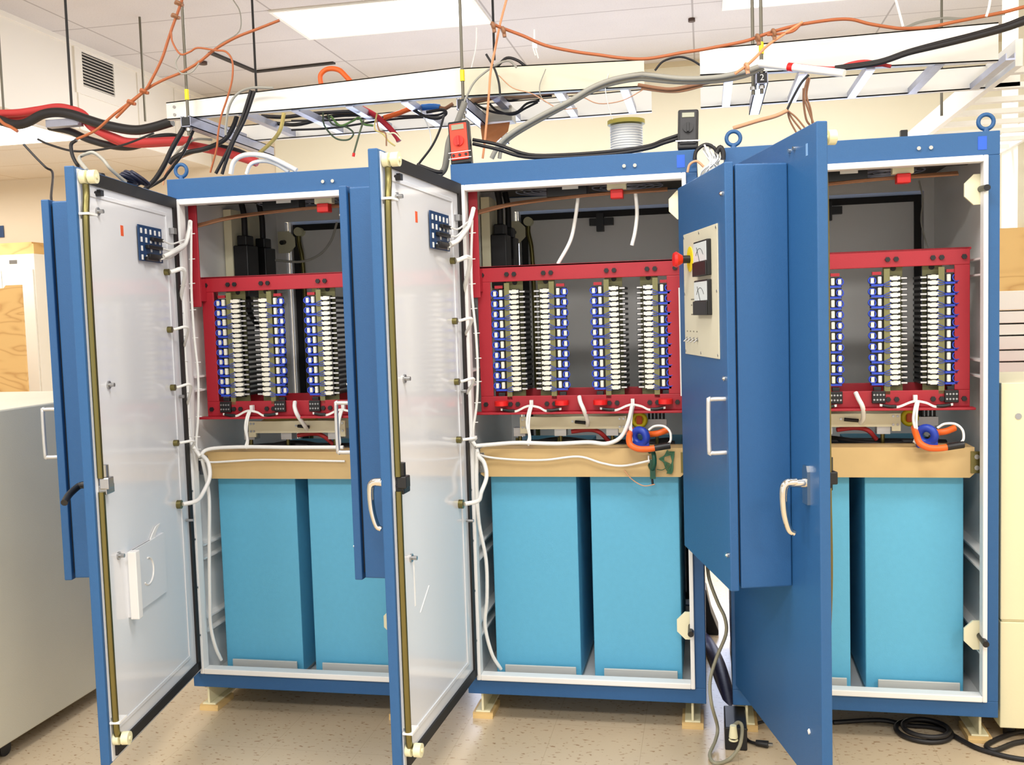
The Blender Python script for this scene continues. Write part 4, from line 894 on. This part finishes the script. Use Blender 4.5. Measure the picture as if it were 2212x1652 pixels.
cab(Z3(.36, (-40, 520), (100, 538), (200, 535), (320, 505)), .005, PEACH, 'peach wire bundle below the grey conduits', 'peach_wire')
t = thing('white_tube', P(1642, 137, .15), 'white plastic tube with a red band lying on the right ladder tray', 'tube')
q0, q1 = Vector((0, 0, 0)), Z3(.0, (1155, 432))[0] - P(1642, 137, .15)
MB().cyl(q0, q1, .013, .012, n=14).build('tube', WHITEG, t)
MB().cyl(q0 + (q1 - q0) * .35, q0 + (q1 - q0) * .41, .0135, n=14).build('red_band', REDP, t)
cab(Z3(.22, (760, 382), (880, 385), (1000, 398), (1110, 400), (1200, 372), (1290, 362), (1400, 385), (1430, 390)), .006, RCABLE, 'red cable lying along the right ladder tray', 'red_cable')
cab(Z3(.22, (1110, 408), (1200, 385), (1290, 378), (1400, 372)), .010, RCABLE, 'thicker red cable bulging on the right ladder tray', 'red_cable')
cab(Z3(.18, (1100, 408), (1350, 372), (1530, 312), (1700, 270), (1900, 220), (2100, 165), (2260, 110), (2700, -20)), lambda t_: .007 + .007 * t_, KCABLE, 'thick black cable rising to the right over the ladder tray', 'black_cable')
cab(Z3(.2, (1100, 398), (1350, 362), (1530, 302), (1700, 255), (1900, 205), (2100, 148), (2260, 90), (2700, -40)), .007, KCABLE, 'thinner black cable along the thick one at upper right', 'black_cable')
cab(Z3(1.05, (1510, 165), (1600, 130), (1730, 108), (1850, 112), (1950, 100), (2100, 80)), .006, GCABLE, 'dark cable arching below the ceiling at right', 'grey_cable')
cab(Z3(.1, (1500, 155), (1480, 80), (1455, -10)), .004, WCABLE, 'left white cord from the ceiling to the long orange cord', 'thin_white_cable', 'white ceiling cords')
cab(Z3(.1, (1990, 98), (2005, 50), (2015, -10)), .004, WCABLE, 'right white cord from the ceiling to the long orange cord', 'thin_white_cable', 'white ceiling cords')
cab(Z3(.2, (500, 755), (640, 712), (750, 682), (820, 650)), .007, PEACH, 'peach wire bundle rising from the lifting eye at the right', 'peach_wire')
cab(Z3(.2, (815, 652), (850, 580), (900, 490), (945, 440)), .004, KCABLE, 'dark wire rising from the peach bundle to the tray', 'dark_wire')
for i, q in enumerate((((820, 650), (870, 690), (925, 755)), ((820, 650), (850, 700), (905, 770)), ((820, 650), (835, 710), (872, 780)), ((940, 455), (918, 560), (945, 650), (975, 730)), ((950, 460), (932, 560), (955, 640), (968, 730)), ((915, 520), (915, 600), (930, 700), (955, 740)))):
    cab(Z3(.2 + .01 * i, *q), .003 if i < 3 else .0035, BRWIRE, ('topmost of three brown wires fanning to the right door', 'middle one of three brown wires fanning to the right door', 'lowest of three brown wires fanning to the right door', 'brown wire strand hanging by the right door, leftmost pair', 'thicker brown strand hanging by the right door corner', 'outer brown strand hanging above the right door')[i], 'brown_wire')
cab(Z2(.08, (1095, 890), (1250, 920), (1450, 985), (1700, 985), (2000, 962), (2212, 930)) + Z3(.06, (90, 825), (180, 795)), .006, KCABLE, 'upper black test cable between the two multimeters', 'test_cable', 'test cables')
cab(Z2(.06, (1095, 915), (1250, 950), (1430, 1000), (1700, 1000), (2000, 980), (2212, 945)) + Z3(.05, (90, 842), (180, 815)), .006, KCABLE, 'lower black test cable between the two multimeters', 'test_cable', 'test cables')
for i, q in enumerate((((1260, 480), (1350, 560), (1480, 600), (1640, 690), (1760, 690)), ((1560, 440), (1520, 560), (1560, 650), (1700, 640), (1840, 590)), ((1960, 470), (1940, 560), (1960, 680), (1985, 760)), ((1800, 620), (1900, 660), (2050, 640), (2200, 560)))):
    cab(Z2(.3 + .02 * i, *q), .0018, (PEACH, GCABLE, WCABLE, PEACH)[i], ('thin peach wire drooping left of the rope spool', 'thin grey wire looping over the right part of the tray', 'thin white string hanging just above the rope spool', 'thin peach wire between the spool and the grey conduits')[i], 'thin_wire')
# white tags / ties on the line
p = Z2(.2, (1490, 300))[0]
tag(MB().tube([(0, 0, .06), (0, 0, .02), (.004, 0, -.01), (.012, 0, -.04)], .003, n=6).tube([(-.004, 0, .03), (-.006, 0, .0), (.002, 0, -.03)], .003, n=6).box(-.008, .008, -.004, .004, -.005, .012).build('white_tie', WCABLE, loc=p), 'white tie hanging from the ceiling tiles above the orange cord', 'tie')

# ------------------------------------------------------------------ things on top of the cabinets
def multimeter(name, p, h_, w_, tilt, label, body, face, dial, red):
    t = thing(name, p, label, 'multimeter', 'multimeters'); t.rotation_euler = (-.08, tilt, 0)
    MB().box(-w_ / 2, w_ / 2, -.018, .018, 0, h_).build('holster', body, t, bev=.006)
    MB().box(-w_ / 2 + .006, w_ / 2 - .006, -.024, -.018, .014, h_ - .010).build('front_panel', face, t, bev=.003)
    sc_ = MB().box(-w_ * .30, w_ * .30, -.0262, -.024, h_ * .78, h_ * .90).build('screen', LCD, t, bev=.001)
    MB().cyl((0, -.024, h_ * .52), (0, -.030, h_ * .52), w_ * .25, n=22).box(-.004, .004, -.036, -.030, h_ * .52 - w_ * .22, h_ * .52 + w_ * .22).build('range_dial', dial, t, bev=.001)
    for i, x in enumerate((-.3, 0, .3)):
        MB().cyl((x * w_, -.024, h_ * .2), (x * w_, -.027, h_ * .2), .005, n=10).build('jack', BLACKP, t)
    ld = MB().box(-w_ / 2 - .003, w_ / 2 + .003, -.026, -.022, h_ * .26, h_ * .275).box(-w_ / 2 - .003, w_ / 2 + .003, -.026, -.022, h_ * .12, h_ * .135) if red else MB().box(-w_ / 2 - .006, w_ / 2 + .006, -.028, -.022, h_ * .17, h_ * .20)
    ld.build('rubber_band', WHITEG, t)
    return t
DOR = mat('dial_red', (200, 40, 30), .5)
multimeter('multimeter', Vector((.035, .03, ZB + H)), .148, .072, -.07, 'orange multimeter standing on the left corner of the middle cabinet', BLACKP, ORMET, DOR, True)
multimeter('multimeter', Vector((.79, .03, ZB + H + .004)), .128, .066, .03, 'black multimeter standing on the right corner of the middle cabinet', BLACKP, mat('charcoal_plastic', (44, 44, 46), .5), BLACKP, False)
# wire tangle at the right corner of the middle cabinet
wb = MB(); o0 = P(1535, 360, -.03)
for i in range(26):
    a0, a1 = random.uniform(-.025, .035), random.uniform(-.03, .045)
    wb.tube([(a0, random.uniform(-.01, .03), .055 + random.uniform(-.01, .02)), (a0 * .6 + .01, random.uniform(-.02, .02), .02), (a1, random.uniform(-.02, .03), -.015), (a1 * 1.1 + random.uniform(-.01, .01), .02, -.045)], .0022, n=5, sub=3)
tag(wb.build('wire_tangle', WCABLE, loc=o0), 'tangle of thin white wires spilling between middle and right cabinets', 'wires')
cab([P(x, y, -.02) for x, y in ((1500, 345), (1505, 325), (1525, 312), (1545, 322), (1552, 345))], .006, KCABLE, 'black loop of cable over the white wire tangle', 'black_cable')
cab([P(x, y, -.03) for x, y in ((1485, 372), (1490, 355), (1505, 348), (1520, 360))], .004, PEACH, 'peach wire loop beside the white wire tangle', 'peach_wire')
cab([P(x, y, -.04) for x, y in ((1548, 330), (1556, 318), (1562, 330), (1562, 345))], .008, KCABLE, 'short thick black lead at the right lifting eye', 'black_cable')
# copper duct piece
p = P(1070, 285, .6)
t = thing('copper_foil', p, 'crumpled copper foil cone behind the orange multimeter', 'foil')
MB().add([(-.06, 0, .03), (.06, 0, .035), (.055, -.02, -.005), (-.005, -.03, -.055), (-.05, -.02, -.03), (0, .05, .0)], [(0, 1, 5), (1, 2, 5), (2, 3, 5), (3, 4, 5), (4, 0, 5), (0, 4, 3, 2, 1)]).build('sheet', COPPER, t)
MB().box(-.05, .07, -.005, .08, .04, .10).build('grey_block', GREIGE, t, bev=.004)
# rope spool
p = P(1354, 330, .6)
t = thing('rope_spool', (p.x, p.y, ZB + H), 'spool of white rope with yellow rim on the middle cabinet roof', 'spool')
hh = 2.145 - ZB - H
zb_ = MB()
for i in range(20): zb_.torus((0, 0, hh * (.07 + .0435 * i)), (0, 0, 1), .0602, .0030, 30, 6)
zb_.cyl((0, 0, 0), (0, 0, hh * .9), .060, n=30).build('rope', WCABLE, t)
MB().cyl((0, 0, hh * .93), (0, 0, hh), .072, n=28).build('flange', YELL if False else mat('yellow_rim', (214, 196, 90), .5), t)
MB().cyl((0, 0, 0), (0, 0, hh * .05), .070, n=28).build('flange', mat('yellow_rim', (214, 196, 90), .5), t)
p = P(1952, 285, .5)
tag(MB().box(-.012, .012, -.012, .012, 0, .10).build('black_block', BLACKP, loc=(p.x, p.y, ZB + H), bev=.002), 'small black upright block on the right cabinet roof', 'block')

# ------------------------------------------------------------------ floor items between cabinets
hs = [P(1498, 1365, 1.05), P(1522, 1383, .95), P(1545, 1420, .7), P(1563, 1475, .45), P(1577, 1535, .25), P(1586, 1585, .10)]
cab(hs, .030, HOSEN, 'thick dark blue hose between the middle and right cabinets', 'drain_hose', None, 'hose')
pB = PZ(1590, 1615, .0)
tag(MB().box(-.035, .035, -.02, .16, 0, .075).build('black_block', BLACKP, loc=(pB.x, pB.y, 0), bev=.004), 'black block on the floor at the foot of the blue hose', 'block')
gc = [P(1527, 1205, .05), P(1532, 1250, .03), P(1550, 1300, .0), P(1566, 1335, -.02), P(1568, 1370, -.02), P(1548, 1420, -.03), P(1534, 1470, -.06), P(1537, 1520, -.10)] + [PZ(1550, 1570, .05), PZ(1545, 1600, .02), PZ(1533, 1630, .01), PZ(1545, 1648, .008), PZ(1575, 1640, .008), PZ(1598, 1610, .05), PZ(1603, 1570, .09), PZ(1595, 1560, .10), PZ(1586, 1566, .10)]
cab(gc, .0058, mat('grey_power_cord', (150, 146, 124), .5), 'grey power cord winding down between the middle and right cabinets', 'power_cable', 'power cords')
p = PZ(1584, 1580, .09)
t = thing('cord_plug', p, 'pale plug at the end of the grey power cord', 'plug')
MB().cyl((0, 0, .02), (0, .0, -.018), .010, .014, n=12).build('plug_body', CREAMN, t); MB().torus((0, 0, -.026), (0, 0, 1), .012, .003, 14, 6).build('collar', CREAMN, t)
cab([PZ(x, y, .007) for x, y in ((1680, 1557), (1650, 1558), (1620, 1568), (1608, 1585), (1618, 1600), (1640, 1607))], .005, KCABLE, 'black power cord with plug on the floor under the open door', 'power_cable', 'power cords')
p = PZ(1640, 1605, .012)
t = thing('cord_plug', p, 'black plug lying on the floor under the open door', 'plug')
MB().cyl((-.01, .004, 0), (.028, -.006, 0), .009, .012, n=12).build('plug_body', BLACKP, t); MB().box(.028, .042, -.008, -.005, -.003, .003).box(.028, .042, -.001, .002, -.003, .003).build('prong', STEEL, t)
cab([PZ(x, y, .008) for x, y in ((1800, 1560), (1900, 1555), (1960, 1566), (2010, 1570), (2045, 1580), (2080, 1600), (2130, 1622), (2230, 1642), (2420, 1650))], .008, KCABLE, 'black cable trailing across the floor before the right cabinet', 'floor_cable', 'floor cables')
for i, (cx_, cy_, rx_) in enumerate(((1995, 1578, .085), (2000, 1572, .07))):
    pp = PZ(cx_, cy_, .01 + .016 * i)
    tag(MB().torus((0, 0, 0), (0, 0, 1), rx_, .008, 30, 8).build('cable_loop', KCABLE, loc=pp), ('lower loop of the black floor cable coil', 'upper loop of the black floor cable coil')[i], 'cable loop', 'floor cable coil')
cab([PZ(x, y, .009) for x, y in ((2420, 1560), (2230, 1578), (2190, 1583), (2150, 1598), (2130, 1612), (2150, 1620), (2190, 1605), (2230, 1598))], .008, KCABLE, 'black cable loop on the floor at the right picture edge', 'floor_cable', 'floor cables')
pd = PZ(1537, 1362, 0)
tag(MB().prism([(-.10, 0), (.03, 0), (.03, .02), (.0, .10), (-.02, .2), (-.10, .2)], 'xz', -.06, .06).build('dark_stand', BLACKP, loc=pd, bev=.004), 'dark stand foot on the floor behind the middle cabinet', 'stand')

# ------------------------------------------------------------------ neighbours: left greige cabinet, right cream cabinet, far furniture
t = thing('storage_cabinet', (-1.444, -1.7, 0), 'greige low storage cabinet on casters at the left picture edge', 'storage cabinet')
MB().box(-.75, 0, 0, 2.1, .052, 1.154).build('case', GREIGE, t, bev=.006)
for y in (.30 + .93, 2.0, .2):
    MB().cyl((-.055, y, .026), (-.03, y, .026), .026, n=18).build('caster', BLACKP, t)
t = thing('cream_cabinet', (1.738, .03, 0), 'tall cream cabinet panel at the right picture edge with a groove', 'cabinet')
MB().box(0, .55, 0, .5, .05, .395).box(0, .55, 0, .5, .402, 1.155).box(.004, .546, .006, .494, .395, .402).build('case', IVORY, t, bev=.003)
for x in (.05, .5): MB().cyl((x, .08, 0), (x, .08, .05), .02, n=12).build('foot', BLACKP, t)
MB().cyl((.05, -.002, 1.05), (.05, 0, 1.05), .01, n=10).build('screw', STEEL, t)
rk = thing('red_tool_chest', (1.78, .62, 0), 'red tool chest glimpsed between right cabinet and cream cabinet', 'tool chest')
MB().box(0, .6, 0, .45, .08, 1.10).build('case', RED, rk, bev=.005); MB().box(.02, .58, -.006, 0, .2, .5).box(.02, .58, -.006, 0, .55, .85).build('drawer', RED, rk)
for x in (.06, .54): MB().cyl((x, .1, 0), (x, .1, .08), .02, n=10).cyl((x, .35, 0), (x, .35, .08), .02, n=10).build('foot', BLACKP, rk)
# white boards stacked behind
zt = 1.455
bs = thing('board_rack', (2.02, 1.2, 0), 'low white rack carrying the stacked white boards at right', 'rack')
MB().box(0, 1.2, 0, .5, 0, 1.10).build('rack_body', CUPW, bs, bev=.004)
zz = 1.10
for i, hgt in enumerate((.055, .05, .06, .05, .055, .085)):
    o = MB().box(0, 1.15, 0, .45, 0, hgt - .006).build('white_plank', CUPW, loc=(2.0 + .01 * (i % 2), 1.2 - .01 * (i % 3), zz), bev=.003)
    tag(o, ('lowest white board of the stack at the right', 'second lowest white board of the stack at the right', 'third lowest white board of the stack at the right', 'third white board from the top of the right stack', 'second white board from the top of the right stack', 'topmost and thickest white board of the right stack')[i], 'board', 'stacked white boards')
    zz += hgt
p = P(2180, 590, 2.2)
o = MB().box(-.06, .09, 0, .015, -p.z, .23).build('plywood_offcut', PLY, loc=(p.x, 2.2, p.z)); tag(o, 'plywood board standing on end behind the right cabinet', 'plywood board')
o = MB().box(.07, .45, .02, .3, 0, 3.25).build('wall_pillar', WALLC, loc=(p.x - .02, 2.22, 0)); struct(o)
# far left cupboard with things on it
t = thing('cupboard', (-5.6, 3.9, 0), 'white two-door cupboard by the far left wall', 'cupboard')
MB().box(0, 1.08, 0, .38, 0, 2.03).build('carcass', CUPW, t, bev=.004)
MB().box(.01, .778, -.015, 0, .05, 1.905).build('door', CUPW, t, bev=.002); MB().box(.784, 1.07, -.015, 0, .05, 1.905).build('door', CUPW, t, bev=.002)
np_ = P(27, 541, 3.9)
MB().box(np_.x + 5.6 - .035, np_.x + 5.6 + .035, -.003, 0, 1.955, 1.985).build('nameplate', mat('nameplate_grey', (110, 106, 100), .5), t)
o = MB().box(-.62, .43, 0, .3, 0, .085).box(-.58, .40, .02, .28, .085, .10).build('timber_plank', PLY, loc=(-4.97, 3.93, 2.03)); tag(o, 'thick wooden board lying on top of the white cupboard', 'board')
o = MB().cyl((0, 0, 0), (0, 0, .10), .035, n=14).build('bottle', WHITEG, loc=(-5.03, 4.05, 2.13)); tag(o, 'small white bottle on top of the wooden board', 'bottle')
o = MB().box(-.06, .03, 0, .006, -.05, .05).build('wall_sign', NAVY, loc=P(1, 500, 4.31)); tag(o, 'small navy sign on the far wall at the left edge', 'sign')
p0, p1 = P(-120, 614, 3.3), P(50, 614, 3.3)
yy = 3.3
b = MB().prism([(-1.0, -1.7), (.0, -1.7), (.0, 0), (-.13, 0), (-.15, -.02), (-.22, -.02), (-.24, 0), (-1.0, 0)], 'xz', 0, .018)
pr_ = P(45, 615, 3.3)
o = b.build('plywood_sheet', PLY, loc=(pr_.x, 3.3, pr_.z)); tag(o, 'tall plywood sheet with a notch leaning before the white cupboard', 'plywood sheet')

# small cylinder light fitting and sign-like bits at the far back left
p = P(345, 328, 2.0)
